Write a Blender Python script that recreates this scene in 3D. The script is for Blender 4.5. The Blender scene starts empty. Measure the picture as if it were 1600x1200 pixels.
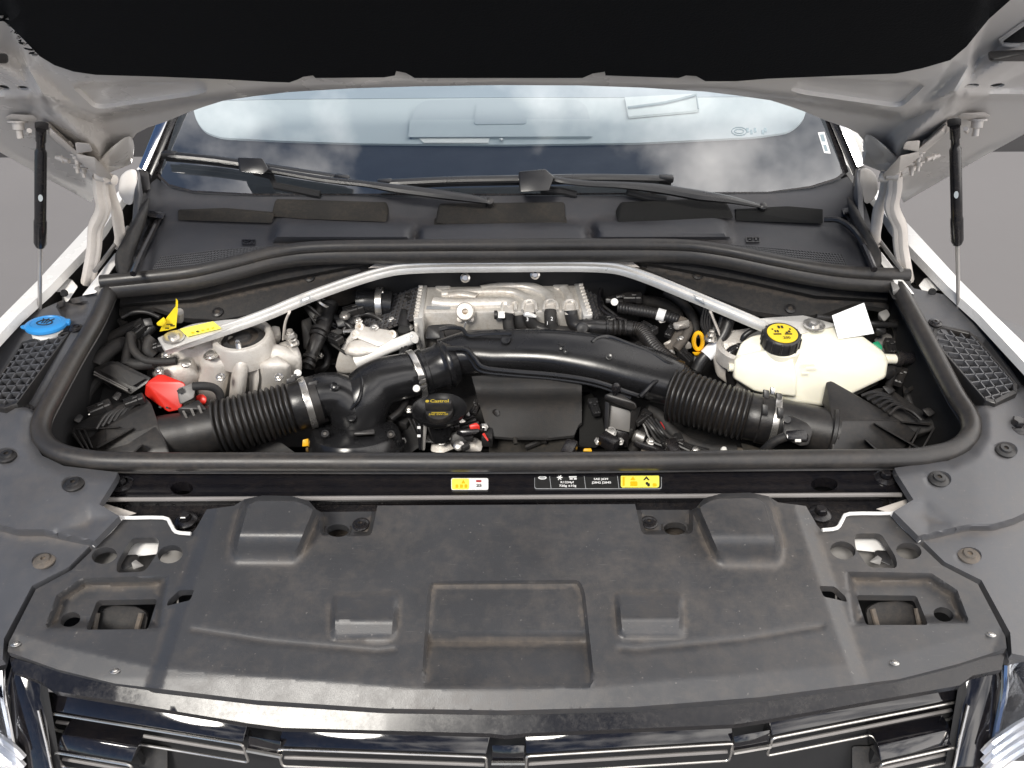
import bpy, bmesh, math, random
import numpy as np
from mathutils import Vector, Matrix
from mathutils.geometry import delaunay_2d_cdt
random.seed(4)
SC = bpy.context.scene
COL = SC.collection
# ------------------------------------------------------------------ camera, sky, sun, exposure
F = 1295.0; PITCH = math.radians(40); ROLL = 0.0058; H = 1.95
cam_d = bpy.data.cameras.new('camera'); cam = bpy.data.objects.new('camera', cam_d); COL.objects.link(cam)
cam_d.sensor_width = 36; cam_d.lens = 36*F/1600; cam_d.clip_start = 0.02; cam_d.clip_end = 500
cam.matrix_world = (Matrix.Translation((0, 0, H)) @ Matrix.Rotation(math.pi/2-PITCH, 4, 'X') @ Matrix.Rotation(-ROLL, 4, 'Z'))
SC.camera = cam
SC.view_settings.view_transform = 'Standard'; SC.view_settings.look = 'None'
SC.view_settings.exposure = 0.6; SC.view_settings.gamma = 1
SUN_EL, SUN_AZ = math.radians(52), math.radians(-152)      # azimuth: 0 = +y (behind the car), sun stands behind the photographer
sd = Vector((math.sin(SUN_AZ)*math.cos(SUN_EL), math.cos(SUN_AZ)*math.cos(SUN_EL), math.sin(SUN_EL)))
sun_d = bpy.data.lights.new('sun', 'SUN'); sun_d.energy = 2.6; sun_d.angle = math.radians(18); sun_d.color = (1, .95, .87)
sun = bpy.data.objects.new('sun', sun_d); COL.objects.link(sun)
sun.rotation_euler = (-sd).to_track_quat('-Z', 'Y').to_euler()
W = bpy.data.worlds.new('World'); SC.world = W; W.use_nodes = True
nt = W.node_tree; nt.nodes.clear()
sky = nt.nodes.new('ShaderNodeTexSky'); sky.sky_type = 'NISHITA'; sky.sun_disc = False
sky.altitude = 3500; sky.dust_density = .25; sky.air_density = .9; sky.ozone_density = 2.5; sky.sun_elevation = SUN_EL; sky.sun_rotation = SUN_AZ
tc = nt.nodes.new('ShaderNodeTexCoord'); no = nt.nodes.new('ShaderNodeTexNoise')
no.inputs['Scale'].default_value = 4.2; no.inputs['Detail'].default_value = 9; no.inputs['Roughness'].default_value = .55
rp = nt.nodes.new('ShaderNodeValToRGB'); rp.color_ramp.elements[0].position = .445; rp.color_ramp.elements[1].position = .70
mx = nt.nodes.new('ShaderNodeMix'); mx.data_type = 'RGBA'; mx.inputs['B'].default_value = (36, 34.6, 33.4, 1)
bg = nt.nodes.new('ShaderNodeBackground'); bg.inputs['Strength'].default_value = 0.06
wo = nt.nodes.new('ShaderNodeOutputWorld')
L = nt.links.new
mp = nt.nodes.new('ShaderNodeMapping'); mp.inputs['Location'].default_value = (2.9, .35, .1); mp.inputs['Scale'].default_value = (1, 1, .7)
L(tc.outputs['Generated'], mp.inputs['Vector']); L(mp.outputs[0], no.inputs['Vector']); sx_ = nt.nodes.new('ShaderNodeSeparateXYZ'); L(tc.outputs['Generated'], sx_.inputs[0])
ma = nt.nodes.new('ShaderNodeMath'); ma.operation = 'MULTIPLY_ADD'; ma.inputs[1].default_value = .3; L(sx_.outputs[0], ma.inputs[0]); L(no.outputs['Fac'], ma.inputs[2]); L(ma.outputs[0], rp.inputs['Fac'])
L(rp.outputs['Color'], mx.inputs['Factor'])
L(sky.outputs[0], mx.inputs['A']); L(mx.outputs['Result'], bg.inputs['Color']); L(bg.outputs[0], wo.inputs[0])

# ------------------------------------------------------------------ pixel -> place helpers
CP, SP = math.cos(PITCH), math.sin(PITCH)
def rays(px, py):
    dx = (np.asarray(px, float)-800)/F; dy = (600-np.asarray(py, float))/F
    cx = dx + ROLL*dy; cy = dy - ROLL*dx
    return cx, CP + cy*SP, -SP + cy*CP
def ZA(px, py, z):
    x, y, w = rays(px, py); t = (np.asarray(z, float)-H)/w
    return np.stack([x*t, y*t, H + w*t], -1)
def Zp(px, py, z): return Vector(ZA(px, py, z).tolist())
def Yp(px, py, yy):
    x, y, w = rays(px, py); t = yy/y
    return Vector((float(x*t), float(yy), float(H+w*t)))
def planeA(px, py, p0, n):
    x, y, w = rays(px, py); d = p0 - Vector((0, 0, H))
    t = d.dot(n)/(x*n.x + y*n.y + w*n.z)
    return np.stack([x*t, y*t, H+w*t], -1)
def pw(p):                                   # metres per photo pixel at a point
    return ((p - Vector((0, 0, H))).dot(Vector((0, CP, -SP))))/F
def m(px, py, ax=790):
    cx = px - ROLL*(py-600); cy = py + ROLL*(px-800); cx = 2*ax - cx
    return (cx + ROLL*(cy-600), cy - ROLL*(cx-800))
def inset(poly, w, st=5):
    P = np.array(resample([p[:2] for p in poly], st), float); n = len(P); A = np.roll(P, 1, 0); B = np.roll(P, -1, 0)
    t = B-A; t /= np.linalg.norm(t, axis=1, keepdims=True)+1e-9; N_ = np.stack([-t[:, 1], t[:, 0]], 1)
    ar = np.sum(P[:, 0]*B[:, 1]-B[:, 0]*P[:, 1]); N_ *= 1 if ar > 0 else -1
    Q = P+N_*w; d = sdp(Q[:, 0], Q[:, 1], poly); ok = np.abs(d+w) < .25*abs(w)+.6
    return [tuple(q) for q in Q[ok].tolist()]
def clos(p): return list(p)+[p[0]]
def mm(poly, ax=790): return [m(*p[:2], ax)+tuple(p[2:]) for p in poly][::-1]

# ------------------------------------------------------------------ objects
car = bpy.data.objects.new('car', None); COL.objects.link(car); car.location = (0, 1.4, 0); car.empty_display_size = .3
car['label'] = 'white car seen from the front with its bonnet open and the whole engine bay showing'
car['category'] = 'car'
INV = Matrix.Translation((0, -1.4, 0))
MATS = {}
def link(name, me, mat, parent=car, label=None, sharp=35):
    me.name = name
    if mat is not None and len(me.materials) == 0: me.materials.append(MATS[mat] if isinstance(mat, str) else mat)
    if len(me.polygons):
        me.polygons.foreach_set('use_smooth', [True]*len(me.polygons))
        try: me.set_sharp_from_angle(angle=math.radians(sharp))
        except Exception: pass
    o = bpy.data.objects.new(name, me); COL.objects.link(o)
    if parent is not None:
        o.parent = parent
        o.matrix_parent_inverse = INV if parent is car else Matrix.Identity(4)
    if label: o['label'] = label
    return o
def bmobj(name, bm, mat, parent=car, label=None, sharp=35):
    bmesh.ops.recalc_face_normals(bm, faces=bm.faces)
    me = bpy.data.meshes.new(name); bm.to_mesh(me); bm.free()
    return link(name, me, mat, parent, label, sharp)
def copyo(o, loc=None, rot=None, scale=None, parent=None, label=None):
    c = o.copy(); COL.objects.link(c)
    if loc is not None: c.location = loc
    if rot is not None: c.rotation_euler = rot
    if scale is not None: c.scale = scale
    if parent is not None: c.parent = parent; c.matrix_parent_inverse = INV if parent is car else Matrix.Identity(4)
    if 'label' in c: del c['label']
    if label: c['label'] = label
    for ch in list(o.children):
        d = ch.copy(); COL.objects.link(d); d.parent = c; d.matrix_parent_inverse = Matrix.Identity(4)
    return c

# ------------------------------------------------------------------ shape makers (all fill a bmesh)
def frame(d, up=Vector((0, 0, 1))):
    d = d.normalized(); a = up.cross(d)
    if a.length < 1e-4: a = Vector((1, 0, 0)).cross(d)
    a.normalize(); return a, d.cross(a)
def smooth(pts, n=8, rad=None):
    out, ro = [], []
    P = [Vector(p) for p in pts]; N = len(P)
    for i in range(N-1):
        p0 = P[i-1] if i else P[0]*2-P[1]; p1, p2 = P[i], P[i+1]
        p3 = P[i+2] if i+2 < N else P[-1]*2-P[-2]
        for k in range(n):
            t = k/n
            out.append(0.5*((2*p1)+(p2-p0)*t+(2*p0-5*p1+4*p2-p3)*t*t+(3*p1-p0-3*p2+p3)*t**3))
            if rad: ro.append(rad[i]+(rad[i+1]-rad[i])*t)
    out.append(P[-1])
    if rad: ro.append(rad[-1]); return out, ro
    return out
def add_tube(bm, pts, r, seg=12, caps=True, ell=None, closed=False):
    pts = [Vector(p) for p in pts]; N = len(pts)
    R = r if isinstance(r, (list, tuple)) else [r]*N
    rings = []; a = None
    for i in range(N):
        if closed: d = pts[(i+1) % N]-pts[i-1]
        else: d = pts[min(i+1, N-1)]-pts[max(i-1, 0)]
        d.normalize()
        if a is None: a, b = frame(d)
        else:
            a = a - d*a.dot(d); a.normalize(); b = d.cross(a)
        ex, ey = ell if ell else (1, 1)
        rings.append([bm.verts.new(pts[i] + (a*math.cos(2*math.pi*k/seg)*ex + b*math.sin(2*math.pi*k/seg)*ey)*R[i]) for k in range(seg)])
    for i in range(N if closed else N-1):
        A, B = rings[i], rings[(i+1) % N]
        for k in range(seg):
            bm.faces.new((A[k], A[(k+1) % seg], B[(k+1) % seg], B[k]))
    if caps and not closed:
        bm.faces.new(rings[0][::-1]); bm.faces.new(rings[-1])
def tube(name, pts, r, mat, parent=car, seg=12, label=None, ell=None, closed=False, sharp=40):
    bm = bmesh.new(); add_tube(bm, pts, r, seg, True, ell, closed); return bmobj(name, bm, mat, parent, label, sharp)
def add_lathe(bm, prof, o, ax, seg=24, ref=None):
    a, b = frame(ax, ref or Vector((0, 1, 0.01))); ax = ax.normalized(); rings = []
    for r, h in prof:
        if r < 1e-6: rings.append([bm.verts.new(o+ax*h)])
        else: rings.append([bm.verts.new(o+ax*h+(a*math.cos(2*math.pi*k/seg)+b*math.sin(2*math.pi*k/seg))*r) for k in range(seg)])
    for A, B in zip(rings, rings[1:]):
        for k in range(seg):
            q = (k+1) % seg
            if len(A) == 1 and len(B) == 1: continue
            if len(A) == 1: bm.faces.new((A[0], B[k], B[q]))
            elif len(B) == 1: bm.faces.new((A[k], A[q], B[0]))
            else: bm.faces.new((A[k], A[q], B[q], B[k]))
def lathe(name, prof, o, ax, mat, parent=car, seg=24, label=None, sharp=40):
    bm = bmesh.new(); add_lathe(bm, prof, Vector(o), Vector(ax), seg); return bmobj(name, bm, mat, parent, label, sharp)
def add_hull(bm, pts, bev=0, seg=2):
    b2 = bmesh.new(); vs = [b2.verts.new(p) for p in pts]
    bmesh.ops.convex_hull(b2, input=vs)
    bmesh.ops.delete(b2, geom=[v for v in b2.verts if not v.link_faces], context='VERTS')
    bmesh.ops.dissolve_limit(b2, angle_limit=math.radians(4), verts=b2.verts, edges=b2.edges)
    if bev:
        bmesh.ops.bevel(b2, geom=list(b2.edges), offset=bev, segments=seg, profile=.5, affect='EDGES', clamp_overlap=True)
    merge(bm, b2)
def merge(bm, b2):
    me = bpy.data.meshes.new('tmp'); b2.to_mesh(me); b2.free(); bm.from_mesh(me); bpy.data.meshes.remove(me)
def hull(name, pts, mat, parent=car, bev=.003, seg=2, label=None, sharp=35):
    bm = bmesh.new(); add_hull(bm, pts, bev, seg); return bmobj(name, bm, mat, parent, label, sharp)
def blob(name, pts, mat_, parent=car, cuts=4, it=10, label=None):
    bm = bmesh.new(); add_hull(bm, pts, 0); bmesh.ops.triangulate(bm, faces=bm.faces[:])
    bmesh.ops.subdivide_edges(bm, edges=bm.edges[:], cuts=cuts, use_grid_fill=True)
    P0 = np.array([v.co[:] for v in bm.verts]); lo0, hi0 = P0.min(0), P0.max(0)
    for _ in range(it): bmesh.ops.smooth_vert(bm, verts=bm.verts[:], factor=.5, use_axis_x=True, use_axis_y=True, use_axis_z=True)
    P1 = np.array([v.co[:] for v in bm.verts]); lo1, hi1 = P1.min(0), P1.max(0); k = (hi0-lo0)/(hi1-lo1)
    for v in bm.verts: v.co = Vector((lo0+(np.array(v.co[:])-lo1)*k).tolist())
    return bmobj(name, bm, mat_, parent, label, 60)
def zh(lst): return [Zp(*p) for p in lst]
def prism(top, dz, inset=0):                   # list of (px,py,z): the top outline, dropped straight down by dz
    t = zh(top); return t + [p-Vector((0, 0, dz)) for p in t]
def add_box(bm, c, ax, ay, az, sx, sy, sz, bev=0, seg=2):
    pts = [c+ax*sx*i*.5+ay*sy*j*.5+az*sz*k*.5 for i in (-1, 1) for j in (-1, 1) for k in (-1, 1)]
    add_hull(bm, pts, bev, seg)
def box(name, c, ax, ay, az, s, mat, parent=car, bev=.002, label=None):
    bm = bmesh.new(); add_box(bm, Vector(c), Vector(ax).normalized(), Vector(ay).normalized(), Vector(az).normalized(), *s, bev); return bmobj(name, bm, mat, parent, label)
X, Y, Zz = Vector((1, 0, 0)), Vector((0, 1, 0)), Vector((0, 0, 1))
def resample(poly, step, closed=True):
    out = []; n = len(poly)
    for i in range(n if closed else n-1):
        a, b = np.array(poly[i][:2], float), np.array(poly[(i+1) % n][:2], float)
        k = max(1, int(round(np.linalg.norm(b-a)/step)))
        for j in range(k): out.append(tuple(a+(b-a)*j/k))
    if not closed: out.append(tuple(poly[-1][:2]))
    return out
def sdp(PX, PY, poly):                         # signed pixel distance to a polygon, negative inside
    P = np.array([p[:2] for p in poly], float); d = np.full(PX.shape, 1e9); ins = np.zeros(PX.shape, bool); n = len(P)
    for i in range(n):
        ax, ay = P[i]; bx, by = P[(i+1) % n]; ex, ey = bx-ax, by-ay
        t = np.clip(((PX-ax)*ex+(PY-ay)*ey)/(ex*ex+ey*ey+1e-12), 0, 1)
        d = np.minimum(d, (PX-ax-t*ex)**2+(PY-ay-t*ey)**2)
        if ay != by:
            ins ^= ((ay > PY) != (by > PY)) & (PX < ex*(PY-ay)/ey+ax)
    d = np.sqrt(d); return np.where(ins, -d, d)
def sdl(PX, PY, line):                         # distance to an open polyline
    d = np.full(PX.shape, 1e9)
    for (ax, ay), (bx, by) in zip(line, line[1:]):
        ex, ey = bx-ax, by-ay
        t = np.clip(((PX-ax)*ex+(PY-ay)*ey)/(ex*ex+ey*ey+1e-12), 0, 1)
        d = np.minimum(d, np.hypot(PX-ax-t*ex, PY-ay-t*ey))
    return d
def sst(t): t = np.clip(t, 0, 1); return t*t*(3-2*t)
def bump(PX, PY, poly, h, w): return h*sst(-sdp(PX, PY, poly)/w)
def ell(cx, cy, rx, ry, n=18, a=0):
    return [(cx+rx*math.cos(t)*math.cos(a)-ry*math.sin(t)*math.sin(a), cy+rx*math.cos(t)*math.sin(a)+ry*math.sin(t)*math.cos(a)) for t in [2*math.pi*k/n for k in range(n)]]
def rpoly(poly, r, n=4):                       # round the corners of a pixel polygon
    out = []; N = len(poly)
    for i in range(N):
        p = np.array(poly[i], float); a = np.array(poly[i-1], float); b = np.array(poly[(i+1) % N], float)
        la, lb = np.linalg.norm(a-p), np.linalg.norm(b-p); k = min(r, la*.45, lb*.45)
        pa, pb = p+(a-p)/la*k, p+(b-p)/lb*k
        for j in range(n+1):
            t = j/n; out.append(tuple((1-t)**2*pa+2*t*(1-t)*p+t*t*pb))
    return out
def add_sheet(bm, outline, mapf, holes=(), step=6, thick=0.0, off=None, lines=()):
    loops = [resample(outline, step)] + [resample(h, step*.7) for h in holes]
    pts, edges = [], []
    for lp in loops:
        s = len(pts); pts += lp; n = len(lp); edges += [(s+i, s+(i+1) % n) for i in range(n)]
    for ln in lines:
        q = resample(ln, step, False); s = len(pts); pts += q; edges += [(s+i, s+i+1) for i in range(len(q)-1)]
    P = np.array([p[:2] for p in outline]); x0, y0 = P.min(0); x1, y1 = P.max(0)
    gx, gy = np.meshgrid(np.arange(x0, x1, step), np.arange(y0, y1, step*.87)); gx = gx + (np.arange(gx.shape[0]) % 2)[:, None]*step*.5
    gx, gy = gx.ravel(), gy.ravel(); ok = sdp(gx, gy, outline) < -step*.55
    for h in holes: ok &= sdp(gx, gy, h) > step*.55
    for ln in lines: ok &= sdl(gx, gy, ln) > step*.5
    pts += list(zip(gx[ok].tolist(), gy[ok].tolist()))
    vc, _, fs, _, _, _ = delaunay_2d_cdt([Vector((float(a), float(b))) for a, b in pts], edges, [], 0, 1e-4)
    A = np.array([(v.x, v.y) for v in vc]); T = np.array([f for f in fs if len(f) == 3])
    C = A[T].mean(1); keep = sdp(C[:, 0], C[:, 1], outline) < 0
    for h in holes: keep &= sdp(C[:, 0], C[:, 1], h) > 0
    T = T[keep]; Q = mapf(A[:, 0], A[:, 1])
    vs = [bm.verts.new(q) for q in Q.tolist()]
    new = []
    for t in T.tolist():
        try: new.append(bm.faces.new([vs[i] for i in t]))
        except ValueError: pass
    if thick:
        o = off or Vector((0, 0, -thick)); low = {}
        for f in list(new):
            for e in f.edges:
                if len(e.link_faces) == 1:
                    a, b = e.verts
                    for v in (a, b):
                        if v not in low: low[v] = bm.verts.new(v.co+o)
                    bm.faces.new((a, b, low[b], low[a]))
    bmesh.ops.delete(bm, geom=[v for v in bm.verts if not v.link_faces], context='VERTS')
def sheet(name, outline, zf, mat, parent=car, holes=(), step=6, thick=.004, label=None, sharp=38, lines=(), mapf=None, off=None):
    bm = bmesh.new(); f = mapf or (lambda a, b: ZA(a, b, zf(a, b)))
    add_sheet(bm, outline, f, holes, step, thick, off, lines); return bmobj(name, bm, mat, parent, label, sharp)
def lattice(name, G, f, dep, mat_, par, label=None, back='deep_black'):   # a net of bars over a dark plate
    bm = bmesh.new(); b2 = bmesh.new()
    for r in range(len(G)-1):
        for c in range(len(G[0])-1):
            q = [G[r][c], G[r][c+1], G[r+1][c+1], G[r+1][c]]; ce = sum(q, Vector())/4; n = (q[1]-q[0]).cross(q[3]-q[0]); n = n.normalized()*(-dep if n.z > 0 else dep)
            O = [bm.verts.new(p) for p in q]; I = [bm.verts.new(p.lerp(ce, f)) for p in q]; D = [bm.verts.new(p.lerp(ce, f)+n) for p in q]
            for k in range(4):
                j = (k+1) % 4; bm.faces.new((O[k], O[j], I[j], I[k])); bm.faces.new((I[k], I[j], D[j], D[k]))
            b2.faces.new([b2.verts.new(p+n) for p in q])
    bmesh.ops.remove_doubles(bm, verts=bm.verts, dist=1e-5)
    o = bmobj(name, bm, mat_, par, label, 20); bmobj('grille_backing', b2, back, o); return o
def flat(z): return lambda a, b: np.full(a.shape, z)
def text_mesh(s, O, ex, ey, size, align='CENTER', bold=0.0):
    cu = bpy.data.curves.new('t', 'FONT'); cu.body = s; cu.size = 1; cu.align_x = align; cu.align_y = 'CENTER'; cu.offset = bold; cu.resolution_u = 2
    o = bpy.data.objects.new('t', cu); COL.objects.link(o); dg = bpy.context.evaluated_depsgraph_get()
    me = bpy.data.meshes.new_from_object(o.evaluated_get(dg)); bpy.data.objects.remove(o); bpy.data.curves.remove(cu)
    for v in me.vertices: v.co = O + ex*(v.co.x*size) + ey*(v.co.y*size)
    me.materials.clear(); return me
def text(name, s, O, ex, ey, size, mat, parent, bold=0.0): return link(name, text_mesh(s, O, ex, ey, size, 'CENTER', bold), mat, parent)

# ------------------------------------------------------------------ materials
def mat(name, col, rough=.5, metal=0, dust=None, grain=None, coat=0, var=.12, vscale=9, rvar=.1, ior=1.5, sss=0, spec=.5, specks=0):
    M = bpy.data.materials.new(name); M.use_nodes = True; t = M.node_tree; b = t.nodes['Principled BSDF']; N = t.nodes.new; K = t.links.new
    b.inputs['Metallic'].default_value = metal; b.inputs['IOR'].default_value = ior; b.inputs['Coat Weight'].default_value = coat; b.inputs['Coat Roughness'].default_value = .06
    b.inputs['Specular IOR Level'].default_value = spec
    if sss:
        b.inputs['Subsurface Weight'].default_value = sss; b.inputs['Subsurface Radius'].default_value = (.02, .018, .012)
    c = N('ShaderNodeTexCoord'); n = N('ShaderNodeTexNoise'); n.inputs['Scale'].default_value = vscale; n.inputs['Detail'].default_value = 7; n.inputs['Roughness'].default_value = .62
    K(c.outputs['Object'], n.inputs['Vector'])
    r = N('ShaderNodeValToRGB'); e = r.color_ramp.elements; e[0].position = .3; e[1].position = .7
    e[0].color = tuple(x*(1-var) for x in col)+(1,); e[1].color = tuple(min(1, x*(1+var)) for x in col)+(1,)
    K(n.outputs['Fac'], r.inputs['Fac']); cout = r.outputs['Color']
    mr = N('ShaderNodeMapRange'); mr.inputs['To Min'].default_value = max(.02, rough-rvar); mr.inputs['To Max'].default_value = min(1, rough+rvar); mr.inputs['From Min'].default_value = .3; mr.inputs['From Max'].default_value = .7
    K(n.outputs['Fac'], mr.inputs['Value']); rout = mr.outputs['Result']
    if dust:
        dc, amt, sc = dust
        d = N('ShaderNodeTexNoise'); d.inputs['Scale'].default_value = sc; d.inputs['Detail'].default_value = 10; d.inputs['Roughness'].default_value = .7; d.inputs['Distortion'].default_value = .6
        K(c.outputs['Object'], d.inputs['Vector'])
        d2 = N('ShaderNodeTexNoise'); d2.inputs['Scale'].default_value = sc*14; d2.inputs['Detail'].default_value = 6; d2.inputs['Roughness'].default_value = .75; K(c.outputs['Object'], d2.inputs['Vector'])
        a = N('ShaderNodeMath'); a.operation = 'MULTIPLY'; K(d.outputs['Fac'], a.inputs[0]); K(d2.outputs['Fac'], a.inputs[1])
        q = N('ShaderNodeMapRange'); q.inputs['From Min'].default_value = .2; q.inputs['From Max'].default_value = .42; q.inputs['To Max'].default_value = amt; K(a.outputs[0], q.inputs['Value'])
        g = N('ShaderNodeNewGeometry'); pm = N('ShaderNodeMapRange'); pm.inputs['From Min'].default_value = .5; pm.inputs['From Max'].default_value = .44; pm.inputs['To Max'].default_value = min(1., amt*3.2); K(g.outputs['Pointiness'], pm.inputs['Value'])
        ad = N('ShaderNodeMath'); ad.operation = 'ADD'; ad.use_clamp = True; K(q.outputs['Result'], ad.inputs[0])
        pn = N('ShaderNodeMath'); pn.operation = 'MULTIPLY'; K(pm.outputs['Result'], pn.inputs[0]); K(d2.outputs['Fac'], pn.inputs[1]); K(pn.outputs[0], ad.inputs[1])
        x = N('ShaderNodeMix'); x.data_type = 'RGBA'; K(ad.outputs[0], x.inputs['Factor']); K(cout, x.inputs['A']); x.inputs['B'].default_value = dc+(1,); cout = x.outputs['Result']
        y = N('ShaderNodeMix'); K(ad.outputs[0], y.inputs['Factor']); K(rout, y.inputs['A']); y.inputs['B'].default_value = .9; rout = y.outputs['Result']
    if specks:
        sn_ = N('ShaderNodeTexNoise'); sn_.inputs['Scale'].default_value = 170; sn_.inputs['Detail'].default_value = 2; K(c.outputs['Object'], sn_.inputs['Vector'])
        sm_ = N('ShaderNodeMapRange'); sm_.inputs['From Min'].default_value = .71; sm_.inputs['From Max'].default_value = .79; sm_.inputs['To Max'].default_value = specks; K(sn_.outputs['Fac'], sm_.inputs['Value'])
        st_ = N('ShaderNodeTexNoise'); st_.inputs['Scale'].default_value = 1; st_.inputs['Detail'].default_value = 4; mpp = N('ShaderNodeMapping'); mpp.inputs['Scale'].default_value = (40, 420, 40); mpp.inputs['Rotation'].default_value = (0, 0, .5)
        K(c.outputs['Object'], mpp.inputs['Vector']); K(mpp.outputs[0], st_.inputs['Vector']); s2_ = N('ShaderNodeMapRange'); s2_.inputs['From Min'].default_value = .66; s2_.inputs['From Max'].default_value = .8; s2_.inputs['To Max'].default_value = specks*.5; K(st_.outputs['Fac'], s2_.inputs['Value'])
        sa_ = N('ShaderNodeMath'); sa_.operation = 'ADD'; sa_.use_clamp = True; K(sm_.outputs['Result'], sa_.inputs[0]); K(s2_.outputs['Result'], sa_.inputs[1])
        sx2 = N('ShaderNodeMix'); sx2.data_type = 'RGBA'; K(sa_.outputs[0], sx2.inputs['Factor']); K(cout, sx2.inputs['A']); sx2.inputs['B'].default_value = (.26, .24, .22, 1); cout = sx2.outputs['Result']
    K(cout, b.inputs['Base Color']); K(rout, b.inputs['Roughness'])
    if grain:
        sc, st = grain
        gn = N('ShaderNodeTexNoise'); gn.inputs['Scale'].default_value = sc; gn.inputs['Detail'].default_value = 3; K(c.outputs['Object'], gn.inputs['Vector'])
        bp = N('ShaderNodeBump'); bp.inputs['Strength'].default_value = st; bp.inputs['Distance'].default_value = .001; K(gn.outputs['Fac'], bp.inputs['Height']); K(bp.outputs[0], b.inputs['Normal'])
    MATS[name] = M; return M
DU = (.20, .155, .115)
mat('cover_plastic', (.040, .041, .0445), .36, dust=((.15, .122, .095), .24, 3.2), grain=(900, .16), var=.12, vscale=5, rvar=.06, specks=.34)
mat('trim_plastic', (.063, .065, .072), .40, dust=((.17, .14, .11), .16, 4), grain=(1100, .2), var=.1, specks=.22)
mat('cowl_plastic', (.030, .031, .036), .5, dust=(DU, .06, 6), grain=(900, .3))
mat('rubber', (.022, .021, .021), .42, dust=(DU, .12, 8), grain=(700, .15))
mat('black_plastic', (.014, .014, .015), .42, dust=(DU, .10, 10), grain=(500, .2))
mat('matt_black', (.011, .011, .012), .7, dust=(DU, .12, 9), grain=(400, .3))
mat('deep_black', (.006, .006, .007), .8)
mat('hose_black', (.012, .012, .013), .38, dust=(DU, .08, 12), grain=(300, .2))
mat('duct_black', (.011, .011, .012), .27, grain=(200, .05), rvar=.08)
mat('piano_black', (.006, .006, .008), .07, coat=.6, dust=(DU, .05, 10), rvar=.03)
mat('header_black', (.007, .007, .009), .2, dust=((.1, .085, .07), .16, 14), rvar=.09, vscale=7)  # dust, raised so it also mottles the strip like mirrored clouds
mat('gloss_black', (.01, .01, .012), .2, rvar=.08, dust=(DU, .1, 9))
mat('dash_black', (.02, .022, .026), .6)
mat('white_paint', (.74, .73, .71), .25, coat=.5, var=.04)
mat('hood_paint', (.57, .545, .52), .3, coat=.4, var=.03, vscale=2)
mat('primer_white', (.58, .54, .50), .4, var=.08, dust=(DU, .15, 9))
mat('felt', (.0075, .008, .009), .95, grain=(300, .6), spec=.1)
mat('foam', (.023, .022, .0205), .95, grain=(500, .5), dust=((.09, .07, .05), .3, 14), spec=.2)
mat('foam_dark', (.014, .014, .0135), .95, grain=(500, .8), spec=.2)
mat('foam_sheet', (.022, .022, .0225), .7, grain=(500, .3), dust=((.06, .05, .042), .35, 9), spec=.4)
mat('cast_alu', (.56, .535, .50), .5, metal=.35, var=.16, vscale=14, grain=(350, .6), dust=((.25, .19, .13), .5, 8))
mat('alloy', (.76, .73, .68), .36, metal=.45, var=.12, vscale=12, grain=(300, .3), dust=((.3, .22, .14), .5, 7))
mat('bar_alu', (.68, .67, .645), .34, metal=.5, var=.08, vscale=16, grain=(200, .2), dust=((.3, .22, .15), .2, 9))
mat('steel', (.62, .60, .57), .3, metal=.9, var=.1)
mat('chrome', (.75, .75, .76), .1, metal=1, var=.03, rvar=.04)
mat('tank_white', (.80, .775, .655), .38, sss=.35, var=.05)
mat('white_plastic', (.8, .79, .76), .45, var=.05)
mat('paper', (.85, .86, .87), .8, var=.03)
mat('dim_yellow', (.42, .31, .03), .5)
mat('yellow', (.82, .62, .02), .45, var=.06)
mat('yellow_print', (.80, .72, .10), .5, var=.05)
mat('orange_yellow', (.85, .45, .01), .4)
mat('cap_yellow', (.72, .52, .02), .5, var=.1)
mat('blue', (.025, .23, .56), .35, var=.08, dust=(DU, .06, 9))
mat('red', (.54, .022, .013), .36, var=.08)
mat('red_dark', (.4, .02, .02), .5)
mat('green', (.01, .25, .12), .5)
mat('grey_plastic', (.17, .165, .16), .5, dust=(DU, .2, 10))
mat('dust_grey', (.085, .075, .066), .8, dust=(DU, .6, 9), grain=(300, .5))
mat('print_white', (.8, .8, .8), .6)
mat('print_grey', (.3, .31, .32), .6)
mat('print_black', (.01, .01, .01), .6)
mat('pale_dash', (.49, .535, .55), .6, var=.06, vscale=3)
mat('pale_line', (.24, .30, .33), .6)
mat('floor', (.15, .145, .146), .85, spec=.15, var=.05, vscale=1.2)
mat('floor_dark', (.032, .031, .032), .85, spec=.1, var=.05)
mat('lamp_plastic', (.62, .62, .64), .12, metal=.5, var=.05)
def glass(name, tint, w, rough=.02):
    M = bpy.data.materials.new(name); M.use_nodes = True; t = M.node_tree; t.nodes.clear(); N = t.nodes.new
    tr = N('ShaderNodeBsdfTransparent'); tr.inputs[0].default_value = tint+(1,); gl = N('ShaderNodeBsdfGlossy'); gl.inputs['Roughness'].default_value = rough
    fr = N('ShaderNodeFresnel'); fr.inputs['IOR'].default_value = w; mxs = N('ShaderNodeMixShader'); o = N('ShaderNodeOutputMaterial')
    t.links.new(fr.outputs[0], mxs.inputs[0]); t.links.new(tr.outputs[0], mxs.inputs[1]); t.links.new(gl.outputs[0], mxs.inputs[2]); t.links.new(mxs.outputs[0], o.inputs[0]); MATS[name] = M
mat('grille_plastic', (.055, .056, .06), .5)
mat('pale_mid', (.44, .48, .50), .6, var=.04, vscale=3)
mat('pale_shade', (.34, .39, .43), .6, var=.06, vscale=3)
mat('card_grey', (.55, .57, .6), .8)
mat('wiper_black', (.008, .008, .009), .32, grain=(300, .1))
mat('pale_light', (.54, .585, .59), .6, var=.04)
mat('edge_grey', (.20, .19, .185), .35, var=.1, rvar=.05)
mat('rod_steel', (.5, .48, .46), .38, metal=.7)
glass('windscreen_glass', (.77, .83, .85), 3.1)
glass('lamp_glass', (.9, .92, .95), 1.5)
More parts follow.
